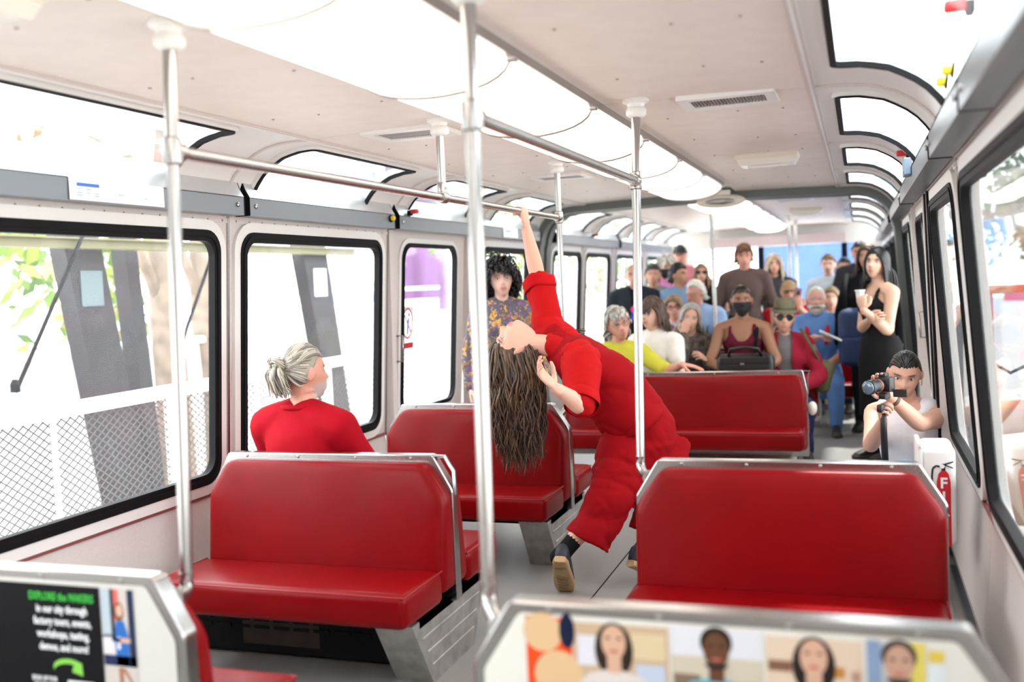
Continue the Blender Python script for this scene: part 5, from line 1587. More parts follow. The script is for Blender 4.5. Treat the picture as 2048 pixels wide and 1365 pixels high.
    if collar is not None:
        g = G(); cc = P+up*Lt*.985; an = np.linspace(0, 2*math.pi, 18, endpoint=False)
        g.tube([cc+rt*math.cos(a)*.044*H+fwd*(math.sin(a)*.042*H+.004)+up*(-.016*math.sin(a)) for a in an], .012, .016, n=8, ref=tuple(up), closed=True); g.build('collar', collar, root, smooth=True)
    # ---- legs
    if pants is not None:
        if legdir is not None:
            fw = np.array([math.cos(math.radians(legdir)), math.sin(math.radians(legdir)), 0.]); rt = np.array([fw[1], -fw[0], 0.])
        g = G(); ank = []
        g.tube([P-up*.19*Lt, P-up*.05*Lt, P+up*.10*Lt], np.array([.075, .103, .100])*H*bw_, np.array([.06, .075, .07])*H*bw_, n=20, ref=fw, rounded=True)
        for sx in (-1, 1):
            hp = P+rt*sx*.052*H-up*.02*H
            if sit:
                kn = hp+fw*.235*H+rt*sx*.03*H+Z*.01; zz = max(.09, kn[2]-.24*H)
                an_ = np.array([kn[0], kn[1], zz])-fw*.02*H
            else:
                kn = hp-Z*(hp[2]-.085)*.49+fw*.012*H+rt*sx*.008*H; an_ = np.array([hp[0], hp[1], .085])+rt*sx*.012*H-fw*.012*H
            limb(g, [hp, hp+(kn-hp)*.5, kn, kn+(an_-kn)*.4, an_], np.array([.054, .048, .038, .035, .028])*H*bw_, n=14)
            ank.append(an_)
        V, F = remeshed(g, max(cvox, .021), 2); V = wrinkle(V, F, .006, 24, seed+9)
        mesh_obj('trousers', V, F, pants, root)
        for a_ in ank:
            shoe(root, a_, fw, Z, mat('shoe_%.2f' % shoes[0], shoes, .5), mat('sole_dark', (.05, .045, .04), .7), 1.)
    if hair:
        hair = dict(hair); hair_mesh(root, R, HC, hs, hcol, seed=seed, **hair)
    J.update(R_=R, HC=HC, hs=hs, P=P, up=up, fw=fw0, rt=rt0, Lt=Lt, root=root, H=H, fwd=fwd)
    return root, J

# ---- things worn
def hl(J, p): return J['R_'] @ (np.array(p, float)*J['hs'])+J['HC']
def glasses(J, m_lens, m_frame, r=(.024, .019), dark=True):
    o = thing('glasses', parent=J['root'], loc=tuple(J['HC']))
    o.name = 'sunglasses' if dark else 'glasses'
    R = J['R_']; s = J['hs']
    for sx in (-1, 1):
        g = G(); an = np.linspace(0, 2*np.pi, 16, endpoint=False)
        ring = [hl(J, (sx*.032+r[0]*math.cos(a), .094-.10*abs(sx*.032+r[0]*math.cos(a))**1.5, .006+r[1]*math.sin(a))) for a in an]
        g.add(ring, [tuple(range(16))]); g.build('lens', m_lens, o)
        g = G(); g.tube(ring, .0025, n=5, closed=True); g.build('rim', m_frame, o, smooth=True)
        g = G(); g.tube([hl(J, (sx*.056, .085, .012)), hl(J, (sx*.075, .06, .012)), hl(J, (sx*.081, -.01, .012))], .0025, n=5); g.build('temple', m_frame, o, smooth=True)
    g = G(); g.tube([hl(J, (-.01, .098, .01)), hl(J, (0, .102, .013)), hl(J, (.01, .098, .01))], .0025, n=5); g.build('bridge', m_frame, o, smooth=True)
def face_shell(J, m_, name, test, off, base=0.):
    D = SPH_D; k = test(headpt(D))
    q = headpt(D)+D*np.where(k, off, -.006)[:, None]
    F = [f for f in SPH_F if len(f) == 4 and sum(k[i] for i in f) >= 2]
    V = (q*J['hs']) @ J['R_'].T+J['HC']
    return mesh_obj(name, V, [list(f) for f in F], m_, J['root'])
def mask(J, m_):
    o = face_shell(J, m_, 'face_mask', lambda p: (p[:, 1] > .02) & (p[:, 2] < -.012+.0*p[:, 0]) & (p[:, 2] > -.112) & (np.abs(p[:, 0]) < .062), .010)
    for sx in (-1, 1):
        g = G(); g.tube([hl(J, (sx*.058, .045, -.03)), hl(J, (sx*.078, .0, -.01)), hl(J, (sx*.082, -.015, .01))], .002, n=5); g.build('ear_loop', m_, o_ := J['root'], smooth=True)
def beard_mesh(J, m_, off=.02):
    face_shell(J, m_, 'beard', lambda p: (p[:, 1] > .005) & (((p[:, 2] < -.072) & (p[:, 2] > -.12)) | ((p[:, 2] < -.038) & (np.abs(p[:, 0]) > .028)) | ((p[:, 2] < -.040) & (p[:, 2] > -.052))), off)
def hat(J, m_, m_band, brim=.12, h=.105, name='hat', crown=.098, tilt=0.):
    o = thing(name, parent=J['root'], loc=tuple(J['HC']))
    R = J['R_']; s = J['hs']
    def ring(r, z, kx=.88, dz=0.): return [hl(J, (r*kx*math.cos(a), r*math.sin(a)-.005, z+dz*math.cos(2*a))) for a in np.linspace(0, 2*math.pi, 28, endpoint=False)]
    g = G(); g.rings([ring(crown, .055), ring(crown*.97, .085), ring(crown*.9, .055+h*.75), ring(crown*.72, .055+h, dz=.006), ring(crown*.4, .055+h-.012), ring(.01, .055+h-.016)]); g.build('crown', m_, o, smooth=True)
    g = G(); g.rings([ring(crown*.98, .062, dz=0), ring(brim+.012, .052, dz=.012), ring(brim+.012, .048, dz=.012), ring(crown*.98, .054, dz=0)], False); g.build('brim', m_, o, smooth=True)
    g = G(); g.rings([ring(crown*1.015, .060), ring(crown*1.0, .082)], False); g.build('band', m_band, o, smooth=True)
def cap(J, m_):
    o = thing('cap', parent=J['root'], loc=tuple(J['HC']))
    D = SPH_D; k = D[:, 2] > .30
    q = headpt(D, nose=0)+D*np.where(k, .012, 0.)[:, None]
    V = (q*J['hs']) @ J['R_'].T+J['HC']; mesh_obj('crown', V, [list(f) for f in SPH_F if all(k[i] for i in f)], m_, o)
    g = G(); a = np.linspace(-1.1, 1.1, 13)
    inn_ = [hl(J, (.080*math.sin(t), .092*math.cos(t)+.002, .040)) for t in a]; outr_ = [hl(J, (.085*math.sin(t), .092*math.cos(t)+.065*math.cos(t)**.5 if math.cos(t) > 0 else .09, .030-.012*abs(math.sin(t)))) for t in a]
    g.add(inn_+outr_+[p+np.array((0, 0, .004)) for p in inn_+outr_], [(i, i+1, 13+i+1, 13+i) for i in range(12)]+[(26+i, 26+i+1, 39+i+1, 39+i) for i in range(12)]); g.build('visor', m_, o, smooth=True)
# ================================================================ PEOPLE: THE AUDIENCE
HB = dict(
    black=hair_mat('black', (.004, .004, .005), (.018, .016, .016), .35),
    dark=hair_mat('dark_brown', (.012, .007, .005), (.04, .022, .014)),
    brown=hair_mat('brown', (.030, .016, .009), (.10, .052, .028)),
    dancer=hair_mat('dancer_brown', (.022, .011, .006), (.15, .085, .048), .38),
    auburn=hair_mat('auburn', (.07, .028, .012), (.17, .07, .03)),
    blonde=hair_mat('ash_blonde', (.34, .26, .18), (.62, .54, .43)),
    brownblonde=hair_mat('brown_blonde', (.12, .07, .035), (.35, .23, .12)),
    grey=hair_mat('grey', (.20, .19, .17), (.62, .60, .55)),
    white=hair_mat('white', (.55, .52, .46), (.82, .79, .73)),
    salt=hair_mat('salt_grey', (.13, .115, .095), (.60, .55, .46)))
K = cloth
BLK = K('black', (.008, .008, .010)); JEAN = K('jeans', (.07, .12, .22)); DARKP = K('dark_trousers', (.015, .018, .022)); TAUPE = K('taupe_skirt', (.10, .075, .065))
NAVY = K('navy', (.012, .02, .045)); RED = K('red_polo', (.45, .012, .022)); BURG = K('burgundy', (.10, .008, .022)); WHITE = K('white_cotton', (.78, .76, .73)); LBLUE = K('light_blue', (.30, .44, .68)); DENIM = K('denim_blue', (.12, .24, .52))
MAROON = K('maroon_jacket', (.28, .012, .03)); GREYT = K('grey_knit', (.16, .15, .15), pattern='stripes', col2=(.10, .09, .09), scale=30.)
SHORT = dict(n=300, length=.06, vol=.015, r=.0068, kind='full', comb='back', steps=6, sides=4, spread=.9)

def emblem(J, m1, m2):
    """blurred heart shaped print on a chest"""
    P, up, rt, fwd, Lt, H = (J[k] for k in ('P', 'up', 'rt', 'fwd', 'Lt', 'H'))
    for nm, dx, dz_, rx, rz, m_, dd in (('blue_print', -.005, -.02, .075, .09, m2, .003), ('pink_heart_lobe', .022, .02, .035, .035, m1, .006), ('pink_heart_lobe', -.022, .02, .035, .035, m1, .006)):
        g = G(); c = P+up*(Lt*.60+dz_)+rt*dx+fwd*(.087*H+dd); n = 16
        g.add([c+rt*rx*math.cos(a)+up*rz*math.sin(a)-fwd*.35*abs(rx*math.cos(a))**1.3 for a in np.linspace(0, 2*math.pi, n, endpoint=False)], [tuple(range(n))])
        g.build(nm, m_, J['root'], fixn=False)

# z: curly haired woman, standing on the left
r_, J = person('woman with curly black hair and a colourful floral blouse standing at the left windows', -1.06, 6.20, 1.60, 1.60, -62, sk='pale', head=(-2, 0, 3), seed=11,
    hair=dict(n=360, length=.135, vol=.014, r=.0075, kind='low', comb='out', curl=.011, freq=95, grav=.9, steps=16, spread=.6, fringe=.06, capoff=.014), hcol=HB['black'],
    shirt=K('floral', (.10, .10, .13), pattern='floral', col2=(.42, .22, .05), col3=(.20, .10, .26), scale=48), sleeve='long', pants=K('floral', (.1, .1, .13)), arms=('down', 'down'), vox=.0072, cvox=.014, hem=-.35, collar=K('floral', (.1, .1, .13)))
# a: older woman with glasses and yellow top, leaning out
r_, J = person('older woman with short silver hair, round glasses and a lime yellow top', -.454, 6.93, 1.247, 1.60, -72, sit=True, legdir=90, sk='ruddy', lean=8, head=(8, -4, 14), seed=12,
    hair=dict(n=260, length=.075, vol=.022, r=.009, kind='full', comb='side', steps=8, curl=.004, freq=60, spread=.5, capoff=.012, fringe=.05), hcol=HB['grey'],
    shirt=K('lime', (.50, .48, .05)), sleeve='elbow', pants=DARKP, arms=('lap', dict(at=(.03, 6.70, .845), hint=(.3, .5, -1), dir=(1, -.1, -.15), palm=(0, 0, -1), curl=(.15, .15, .15, .2))), vox=.0072, brow=(.25, .22, .2), iris=(.12, .14, .16))
glasses(J, glass_mat('spectacle_glass', (.9, .9, .9), .02, .6), mat('thin_gold', (.4, .3, .2), .3, metal=.8), dark=False)
# b: brown bob with a fringe, white tee, looking left
r_, J = person('young woman with a brown bob and fringe in a white T-shirt, looking left', -.275, 7.29, 1.305, 1.62, -108, sit=True, legdir=90, sk='pale', lean=4, head=(-10, -2, 2), seed=13,
    hair=dict(n=260, length=.19, vol=.018, r=.0095, kind='fringe', comb='part', steps=11, fringe=.075, capoff=.01, spread=.2), hcol=HB['brown'],
    shirt=WHITE, sleeve='tee', pants=JEAN, arms=('lap', 'lap'), vox=.0072)
# n: woman in black mask
r_, JN = person('woman in a black face mask and burgundy camisole with a black bag on her lap', .304, 7.917, 1.355, 1.66, -86, sit=True, sk='brown', head=(4, 0, 0), seed=14,
    hair=dict(n=380, length=.06, vol=.004, r=.005, kind='full', comb='back', steps=6, spread=.2), hcol=HB['dark'], shirt=BURG, sleeve='tank', pants=DARKP, arms=('lap', 'lap'), vox=.0072, brow=(.02, .012, .01))
mask(JN, mat('mask_black', (.008, .008, .009), .7))
g = G(); g.tube([JN['P']+JN['up']*JN['Lt']*t+JN['rt']*x+JN['fwd']*y for t, x, y in ((.10, -.05, .15), (.5, -.09, .15), (.85, -.105, .10), (.985, -.09, .01), (.85, -.08, -.1))], .022, .004, n=8, ref=(0, 0, 1)); g.build('bag_strap', BLK, r_, smooth=True)
o = thing('handbag', 'black leather bag on the lap of the masked woman', 'bag', (.36, 7.56, .60))
g = G(); g.rbox((.36, 7.56, .735), (.42, .16, .22), .05, 4); g.build('body', mat('black_leather', (.010, .010, .011), .4, bump=(60, .2)), o, smooth=True)
g = G(); g.tube([(.24, 7.50, .83), (.26, 7.47, .885), (.37, 7.46, .90), (.46, 7.47, .885), (.48, 7.50, .83)], .012, n=8); g.build('handle', mat('black_leather', (.01, .01, .011), .4), o, smooth=True)
g = G(); g.rbox((.36, 7.475, .80), (.36, .012, .05), .005, 2); g.build('flap', mat('black_leather', (.01, .01, .011), .4), o)
g = G(); g.rbox((.34, 7.467, .775), (.03, .006, .012), .002, 1); g.build('clasp', M['screw'], o)
# c: grey bob, chin on hand
r_, J = person('smiling woman with a grey bob resting her chin on her hand, pink wristband', -.107, 7.95, 1.234, 1.60, -80, sit=True, sk='light', lean=10, head=(0, -6, -12), seed=15,
    hair=dict(n=280, length=.17, vol=.012, r=.0085, kind='high', comb='part', steps=11, capoff=.006, spread=.15), hcol=HB['grey'],
    shirt=K('dark_print', (.03, .028, .025), pattern='mottle', col2=(.16, .12, .10), scale=30), sleeve='long', pants=DARKP, arms=(dict(at=(-.135, 7.80, .985), hint=(-.3, .2, -1), dir=(.2, .05, 1), palm=(.2, 1, 0), curl=(.9, 1., 1.1, 1.1)), dict(at=(.04, 7.75, .78), hint=(.5, .3, -1))), vox=.0085, brow=(.25, .22, .2),
    collar=K('pink_scarf', (.55, .03, .10)))
g = G(); w_ = J['R']['W']*.88+J['R']['E']*.12; dd = nrm(J['R']['W']-J['R']['E']); g.lathe([(.034, -.012), (.036, 0), (.034, .012)], w_, 16, tuple(dd)); g.build('wristband', mat('pink_band', (.80, .02, .22), .5), r_, smooth=True, label='bright pink wristband')
# d: woman with glasses behind
r_, J = person('woman with fair swept hair, dark glasses frames and patterned scarf behind the grey bob', -.486, 9.39, 1.277, 1.62, -84, sit=True, sk='ruddy', head=(5, -3, 6), seed=16,
    hair=dict(n=180, length=.11, vol=.016, r=.009, kind='full', comb='part', steps=8, capoff=.008), hcol=HB['brownblonde'], shirt=K('scarf_print', (.55, .50, .52), pattern='mottle', col2=(.14, .03, .08), scale=28), sleeve='long', pants=DARKP, vox=.0112, arms=('lap', 'lap'), hands=False)
glasses(J, glass_mat('spectacle_glass', (.9, .9, .9), .02, .6), M['black'], dark=False)
# d2: dark head peeping between
r_, J = person('brown haired person peeping from behind the woman with the fringe', -.71, 10.6, 1.285, 1.60, -84, sit=True, sk='light', head=(0, -8, 0), seed=17,
    hair=dict(n=150, length=.08, vol=.014, r=.009, kind='fringe', comb='part', steps=7, fringe=.05), hcol=HB['brown'], shirt=K('beige_top', (.42, .34, .26)), sleeve='tee', pants=DARKP, vox=.0125, arms=('lap', 'lap'), hands=False)
# e: bald man in dark jacket, heart T-shirt
r_, J = person('balding man standing in a dark jacket over a T-shirt with a pink and blue heart', -1.0, 10.06, 1.60, 1.66, -74, sk='ruddy', sex='m', build=1.05, head=(-6, -2, 0), seed=18,
    hair=dict(n=90, length=.02, vol=.002, r=.004, kind='bald', comb='back', steps=4, capoff=.001), hcol=HB['grey'], shirt=BLK, sleeve='tee', jacket=K('dark_jacket', (.016, .02, .026)), pants=DARKP, vox=.0112)
emblem(J, mat('pink_ink', (.80, .03, .20), .6), mat('blue_ink', (.05, .06, .55), .6))
# f: dark haired half hidden by the pole
r_, J = person('dark haired person half hidden behind the steel pole', -.98, 10.95, 1.60, 1.64, -80, sk='tan', sex='m', seed=19, hair=dict(SHORT), hcol=HB['black'], shirt=K('grey_tee', (.2, .2, .22)), sleeve='tee', pants=DARKP, vox=.0125, hands=False)
# g: white hair, black mask, purple blouse
r_, J = person('white haired woman in a black mask and purple patterned blouse', -.90, 11.35, 1.67, 1.70, -76, sk='pale', head=(-30, 0, 0), seed=20, hair=dict(n=170, length=.10, vol=.022, r=.010, kind='full', comb='out', steps=7, capoff=.015), hcol=HB['white'],
    shirt=K('purple_print', (.45, .25, .50), pattern='mottle', col2=(.60, .10, .25), scale=24), sleeve='elbow', pants=DARKP, vox=.0125, hands=False)
mask(J, mat('mask_black', (.008, .008, .009), .7))
# h: tall, hat, farthest left
r_, J = person('tall person in a black cap and pink shirt at the back left', -.90, 12.3, 1.83, 1.80, -78, sk='ruddy', sex='m', seed=21, hair=dict(SHORT, n=90), hcol=HB['dark'], shirt=K('pink_shirt', (.62, .22, .28)), sleeve='tee', pants=DARKP, vox=.0125, hands=False)
cap(J, mat('cap_black', (.012, .012, .014), .7))
# i: man in blue shirt in profile to the right
r_, J = person('dark haired man in a blue shirt turned to the right', -.581, 10.25, 1.585, 1.66, -55, sk='tan', sex='m', head=(32, 0, 0), seed=22, hair=dict(SHORT, n=190, length=.035), hcol=HB['black'], shirt=K('steel_blue', (.16, .27, .42)), sleeve='tee', pants=DARKP, vox=.0112, hands=False)
# j: woman in sunglasses
r_, J = person('woman in dark sunglasses with long light brown hair at the back', -.60, 11.95, 1.59, 1.63, -80, sk='light', head=(0, 4, 0), seed=23, hair=dict(n=190, length=.30, vol=.014, r=.010, kind='full', comb='part', steps=11, capoff=.008), hcol=HB['brownblonde'], shirt=K('black_top', (.012, .012, .014)), sleeve='elbow', pants=DARKP, vox=.0125, arms=('down', dict(at=(-.30, 11.7, 1.25), hint=(.5, .3, -1))))
glasses(J, mat('dark_lens', (.008, .008, .009), .15), M['black'])
# k: white haired man looking down, light blue shirt
r_, J = person('white haired man with glasses in a light blue shirt looking down to the left', -.308, 9.60, 1.405, 1.72, -105, sit=True, sk='ruddy', sex='m', build=1.08, lean=10, head=(-25, -14, 0), seed=24, hair=dict(n=220, length=.055, vol=.012, r=.009, kind='high', comb='back', steps=7, capoff=.008), hcol=HB['white'], shirt=LBLUE, sleeve='elbow', pants=JEAN, vox=.0098, arms=('lap', 'lap'), brow=(.4, .38, .35), hands=False, collar=LBLUE)
glasses(J, glass_mat('spectacle_glass', (.9, .9, .9), .02, .6), mat('thin_gold', (.4, .3, .2), .3, metal=.8), dark=False)
g = G(); g.tube([J['P']+J['up']*J['Lt']*t+J['rt']*x+J['fwd']*y for t, x, y in ((.3, -.10, .13), (.7, -.12, .12), (.97, -.12, .03), (.8, -.11, -.1))], .022, .006, n=8); g.build('shoulder_strap', K('grey_strap', (.12, .14, .13)), r_, smooth=True)
# l: tall man in plaid shirt
r_, J = person('tall man with reddish brown hair in a brown checked shirt, looking down', .075, 10.35, 1.745, 1.77, -86, sk='ruddy', sex='m', head=(4, -8, 0), seed=25, hair=dict(SHORT, n=300, length=.065, vol=.020, comb='side', capoff=.012), hcol=HB['auburn'], shirt=K('plaid', (.17, .10, .085), pattern='plaid', col2=(.09, .055, .05), scale=16), sleeve='elbow', pants=DARKP, vox=.0098, arms=('down', 'down'), brow=(.16, .07, .03), collar=K('plaid', (.1, .1, .1)))
# m: small white haired woman
r_, J = person('small white haired person seated behind the masked woman', -.19, 10.75, 1.30, 1.55, -86, sit=True, sk='pale', seed=26, hair=dict(n=170, length=.08, vol=.02, r=.010, kind='full', comb='side', steps=7, capoff=.014), hcol=HB['blonde'], shirt=K('grey_tee', (.2, .2, .22)), sleeve='tee', pants=DARKP, vox=.0125, arms=('lap', 'lap'), hands=False)
# o: long blonde grey hair
r_, J = person('standing woman with very long silver blonde hair in a charcoal top', .27, 11.62, 1.65, 1.70, -84, sk='light', head=(0, 4, 0), seed=27, hair=dict(n=320, length=.42, vol=.018, r=.010, kind='full', comb='part', steps=14, capoff=.01, spread=.2, curl=.006, freq=30), hcol=HB['blonde'], shirt=K('charcoal', (.045, .045, .05)), sleeve='short', pants=DARKP, vox=.0098)
# p: man in red polo with phone
r_, J = person('man in a tan cap and red polo holding up a phone', .49, 10.6, 1.35, 1.70, -82, sit=True, sk='ruddy', sex='m', build=1.12, head=(-4, 2, 0), seed=28, hair=dict(SHORT, n=90), hcol=HB['grey'], shirt=RED, sleeve='tee', pants=K('olive', (.10, .09, .05)), vox=.0085,
    arms=('lap', dict(at=(.615, 10.15, 1.075), hint=(.5, .1, -1), dir=(-.1, -.05, 1), palm=(-.3, .95, 0), curl=(.5, .55, .6, .6), thumb=.5)))
cap(J, K('tan_cap', (.34, .22, .12)))
o = thing('phone', 'dark smartphone held upright by the man in red', 'phone', (.592, 10.16, 1.12))
g = G(); g.rbox((.592, 10.19, 1.20), (.075, .010, .15), .004, 2, ry=math.radians(12), rz=math.radians(-12)); g.build('case', mat('phone_case', (.28, .16, .17), .4), o, smooth=True, auto=40)
g = G(); g.rbox((.602, 10.182, 1.215), (.026, .006, .06), .002, 2, ry=math.radians(12), rz=math.radians(-12)); g.build('camera_module', M['black'], o)
# q: fedora and sunglasses
r_, J = person('person in an olive fedora and sunglasses with a maroon jacket', .613, 8.0, 1.207, 1.60, -84, sit=True, sk='light', head=(2, 0, -4), seed=29, hair=dict(n=150, length=.09, vol=.010, r=.009, kind='full', comb='back', steps=7), hcol=HB['grey'], shirt=GREYT, sleeve='tee', jacket=MAROON, pants=K('navy_shorts', (.02, .03, .09)), vox=.0085, arms=('lap', 'lap'))
hat(J, mat('olive_felt', (.16, .145, .085), .85, noise=(40, .1)), mat('olive_band', (.09, .085, .05), .8))
glasses(J, mat('dark_lens', (.008, .008, .009), .15), M['black'], r=(.027, .022))
# r: white beard, denim overalls
r_, J = person('man with a white beard in blue denim overalls and red straps', .803, 9.38, 1.300, 1.70, -88, sit=True, sk='ruddy', sex='m', build=1.15, head=(0, 0, 0), seed=30, hair=dict(n=120, length=.04, vol=.006, r=.008, kind='thin', comb='back', steps=5), hcol=HB['white'], shirt=DENIM, sleeve='elbow', pants=DENIM, vox=.0085, arms=(dict(at=(.80, 8.98, .86), hint=(-.6, .2, -1), dir=(.8, -.5, .1), palm=(0, 0, -1)), 'lap'), brow=(.45, .42, .4))
beard_mesh(J, HB['white'], .022)
for sx in (-1, 1):
    g = G(); g.tube([J['P']+J['up']*J['Lt']*t+J['rt']*sx*x+J['fwd']*y for t, x, y in ((.55, .075, .165), (.8, .085, .15), (.97, .085, .07), (1.0, .08, .0))], .018, .006, n=8); g.build('brace', K('red_brace', (.5, .02, .02)), r_, smooth=True)
o = thing('folded_paper', 'white folded paper held by the bearded man', 'paper', (.93, 8.92, .86))
g = G(); g.box((.93, 8.90, .875), (.20, .10, .006), ry=math.radians(25)); g.build('front_leaf', M['paper'], o)
g = G(); g.box((.93, 8.90, .883), (.20, .10, .004), ry=math.radians(27)); g.build('back_leaf', M['paper'], o)
# s: pale hair beside the beard
r_, J = person('fair haired woman in a pale top behind the bearded man', .90, 10.6, 1.275, 1.60, -88, sit=True, sk='light', seed=31, hair=dict(n=150, length=.22, vol=.012, r=.010, kind='full', comb='part', steps=9), hcol=HB['brownblonde'], shirt=K('pale_top', (.55, .52, .50)), sleeve='tee', pants=DARKP, vox=.0125, arms=('lap', 'lap'), hands=False)
# t: sunlit man
r_, J = person('sunlit man in a pale blue shirt in front of the blue view', .837, 12.2, 1.625, 1.68, -95, sk='pale', sex='m', seed=32, hair=dict(SHORT, n=130), hcol=HB['brownblonde'], shirt=K('pale_blue', (.55, .64, .74)), sleeve='elbow', pants=DARKP, vox=.0125, hands=False)
# u: dark hair with white mask
r_, J = person('dark haired person in a white mask and black shirt at the far right', 1.0, 13.0, 1.585, 1.62, -95, sk='tan', seed=33, hair=dict(SHORT, n=150, length=.07), hcol=HB['black'], shirt=BLK, sleeve='tee', pants=DARKP, vox=.0125, hands=False)
mask(J, mat('mask_white', (.75, .78, .80), .7))
# v: man in dark tee with pink wristband
r_, J = person('man in a dark grey T-shirt with a pink wristband standing at the right', 1.18, 12.0, 1.75, 1.78, -95, sk='ruddy', sex='m', head=(0, -4, 0), seed=34, hair=dict(SHORT, n=150, length=.03), hcol=HB['dark'], shirt=K('dark_tee', (.03, .032, .042)), sleeve='tee', pants=DARKP, vox=.0112, arms=('down', dict(at=(1.30, 11.72, 1.10), hint=(.5, .2, -1))))
g = G(); w_ = J['R']['W']*.94+J['R']['E']*.06; dd = nrm(J['R']['W']-J['R']['E']); g.lathe([(.036, -.015), (.038, 0), (.036, .015)], w_, 14, tuple(dd)); g.build('wristband', mat('pink_band', (.80, .02, .22), .5), r_, smooth=True)
# w: brown haired woman behind
r_, J = person('brown haired woman in black half hidden behind the woman in the tank top', 1.25, 9.3, 1.66, 1.70, -100, sk='tan', head=(-10, 0, 0), seed=35, hair=dict(n=200, length=.30, vol=.016, r=.010, kind='full', comb='part', steps=10, curl=.006, freq=35), hcol=HB['brown'], shirt=BLK, sleeve='long', pants=DARKP, vox=.0112, hands=False)
# x: woman in black tank top
r_, J = person('woman with black hair in a black tank top, arms folded, leaning on the right wall', 1.30, 7.90, 1.597, 1.62, -148, sk='asian', head=(34, 4, -6), seed=36, brow=(.012, .01, .01), lip=(.52, .20, .18),
    hair=dict(n=320, length=.30, vol=.012, r=.009, kind='full', comb='part', steps=13, capoff=.008, spread=.15), hcol=HB['black'], shirt=K('black_rib', (.014, .014, .016)), sleeve='tank', hem=.20, pants=K('black_skirt', (.012, .012, .013)), vox=.0062, cvox=.0125,
    arms=(dict(at=(1.235, 7.70, 1.06), hint=(-.3, .5, -1), dir=(.5, -.8, .2), palm=(.6, .5, 0), curl=(.6, .6, .7, .7), thumb=.5), dict(at=(1.195, 7.62, 1.14), hint=(-.05, -.3, -1.5), dir=(-.15, .0, .95), palm=(.3, .9, 0), curl=(.8, .9, 1., 1.), thumb=.4)))
g = G(); P_, f_, t_ = J['P'], J['fw'], J['rt']
g.rings([[P_+np.array((0, 0, z))+t_*kx*math.cos(a)+f_*ky*math.sin(a) for a in np.linspace(0, 2*math.pi, 24, endpoint=False)] for z, kx, ky in ((.10, .155, .125), (.04, .175, .14), (-.1, .19, .155), (-.35, .18, .15), (-.5, .185, .155))], False)
V = g.verts(); V = wrinkle(V, g.f, .012, 22, 5); mesh_obj('tied_jacket', V, g.f, K('black_skirt', (.012, .012, .013)), r_)
o = thing('drink_cup', 'small clear cup held by the woman in the tank top', 'cup', (1.18, 7.645, 1.2))
g = G(); g.lathe([(.024, 0), (.032, .09)], (1.175, 7.655, 1.19), 16); g.build('body', mat('clear_cup', (.75, .76, .78), .15), o, smooth=True, auto=40)
g = G(); an = np.linspace(0, 2*math.pi, 18, endpoint=False); g.tube([(1.175+.034*math.cos(a), 7.655+.034*math.sin(a), 1.28) for a in an], .004, n=6, closed=True); g.build('rim', M['paper'], o, smooth=True)
# blue backpack worn on the front of the half hidden woman
o = thing('backpack', 'dark blue backpack hanging beside the woman in the tank top', 'backpack', (1.13, 9.08, .6))
bpk = mat('backpack_blue', (.010, .03, .10), .7, noise=(12, .2))
g = G(); g.rbox((1.14, 9.08, .85), (.30, .22, .50), .08, 4); g.build('body', bpk, o, smooth=True)
g = G(); g.rbox((1.13, 8.96, .74), (.23, .06, .22), .025, 3); g.build('pocket', bpk, o, smooth=True)
for x in (1.05, 1.25):
    g = G(); g.tube([(x, 9.06, 1.08), (x, 9.13, 1.25), (x+.02, 9.26, 1.40)], .02, .006, n=8); g.build('strap', BLK, o, smooth=True)
# olive bag on the knees beside the maroon jacket
o = thing('shoulder_bag', 'olive shoulder bag beside the person in the fedora', 'bag', (.9, 7.95, .45))
g = G(); g.rbox((.90, 8.0, .62), (.12, .2, .24), .045, 3, ry=.25); g.build('body', K('olive_bag', (.12, .11, .055)), o, smooth=True)
g = G(); g.tube([(.88, 7.92, .72), (.82, 7.90, .85), (.74, 7.93, 1.0)], .012, n=6); g.build('strap', K('olive_bag', (.12, .11, .055)), o, smooth=True)
# ================================================================ THE SEATED MAN, THE PHOTOGRAPHER, THE DANCER
def locks(parent, name, paths, r, m_, seed=1, sides=5, taper=.7):
    rs = np.random.RandomState(seed); g = G(); col = []
    for p in paths:
        q = catmull(p, 4); t = np.linspace(0, 1, len(q)); k = r*rs.uniform(.7, 1.2)*(1-taper*t**2)
        n0 = g.n; g.tube(q, np.maximum(k*1.3, .0006), np.maximum(k*.75, .0006), n=sides, ref=(0, 0, 1)); col += [rs.uniform(0, 1)]*(g.n-n0)
    return mesh_obj(name, g.verts(), [list(f) for f in g.f], m_, parent, {'strand': np.repeat(np.array(col)[:, None], 3, 1)})

# ---- man in the red T-shirt, seen from behind
rm, J = person('grey haired man with a hair knot in a red T-shirt, seen from behind', -1.075, 3.70, 1.232, 1.70, 82, sit=True, sk='ruddy', sex='m', build=1.04, lean=3, head=(-22, -2, 0), seed=41, beard=.75,
    hair=dict(n=420, length=.16, vol=.007, r=.0055, kind='up', comb='bun', bun=(0, -.125, .035), steps=12, grav=.05, capoff=.004, spread=.05, lenvar=.1), hcol=HB['salt'],
    shirt=K('red_tee', (.33, .0012, .009)), sleeve='elbow', pants=DARKP, arms=('lap', 'lap'), vox=.0055, cvox=.011, hem=-.25)
hc, R = J['HC'], J['R_']
rs = np.random.RandomState(3); paths = []
b = np.array((0, -.118, .036))
for i in range(120):
    a = rs.uniform(0, 6.28); rr = rs.uniform(.012, .034)
    st = b+np.array((math.cos(a)*rr, .012, math.sin(a)*rr)); mid = b+np.array((math.cos(a+.9)*rr*1.1, -.022-.012*rs.rand(), math.sin(a+.9)*rr*1.1)); en = b+np.array((math.cos(a+2.)*rr*.8, -.012, math.sin(a+2.)*rr*.8))
    paths.append([R @ st+hc, R @ mid+hc, R @ en+hc])
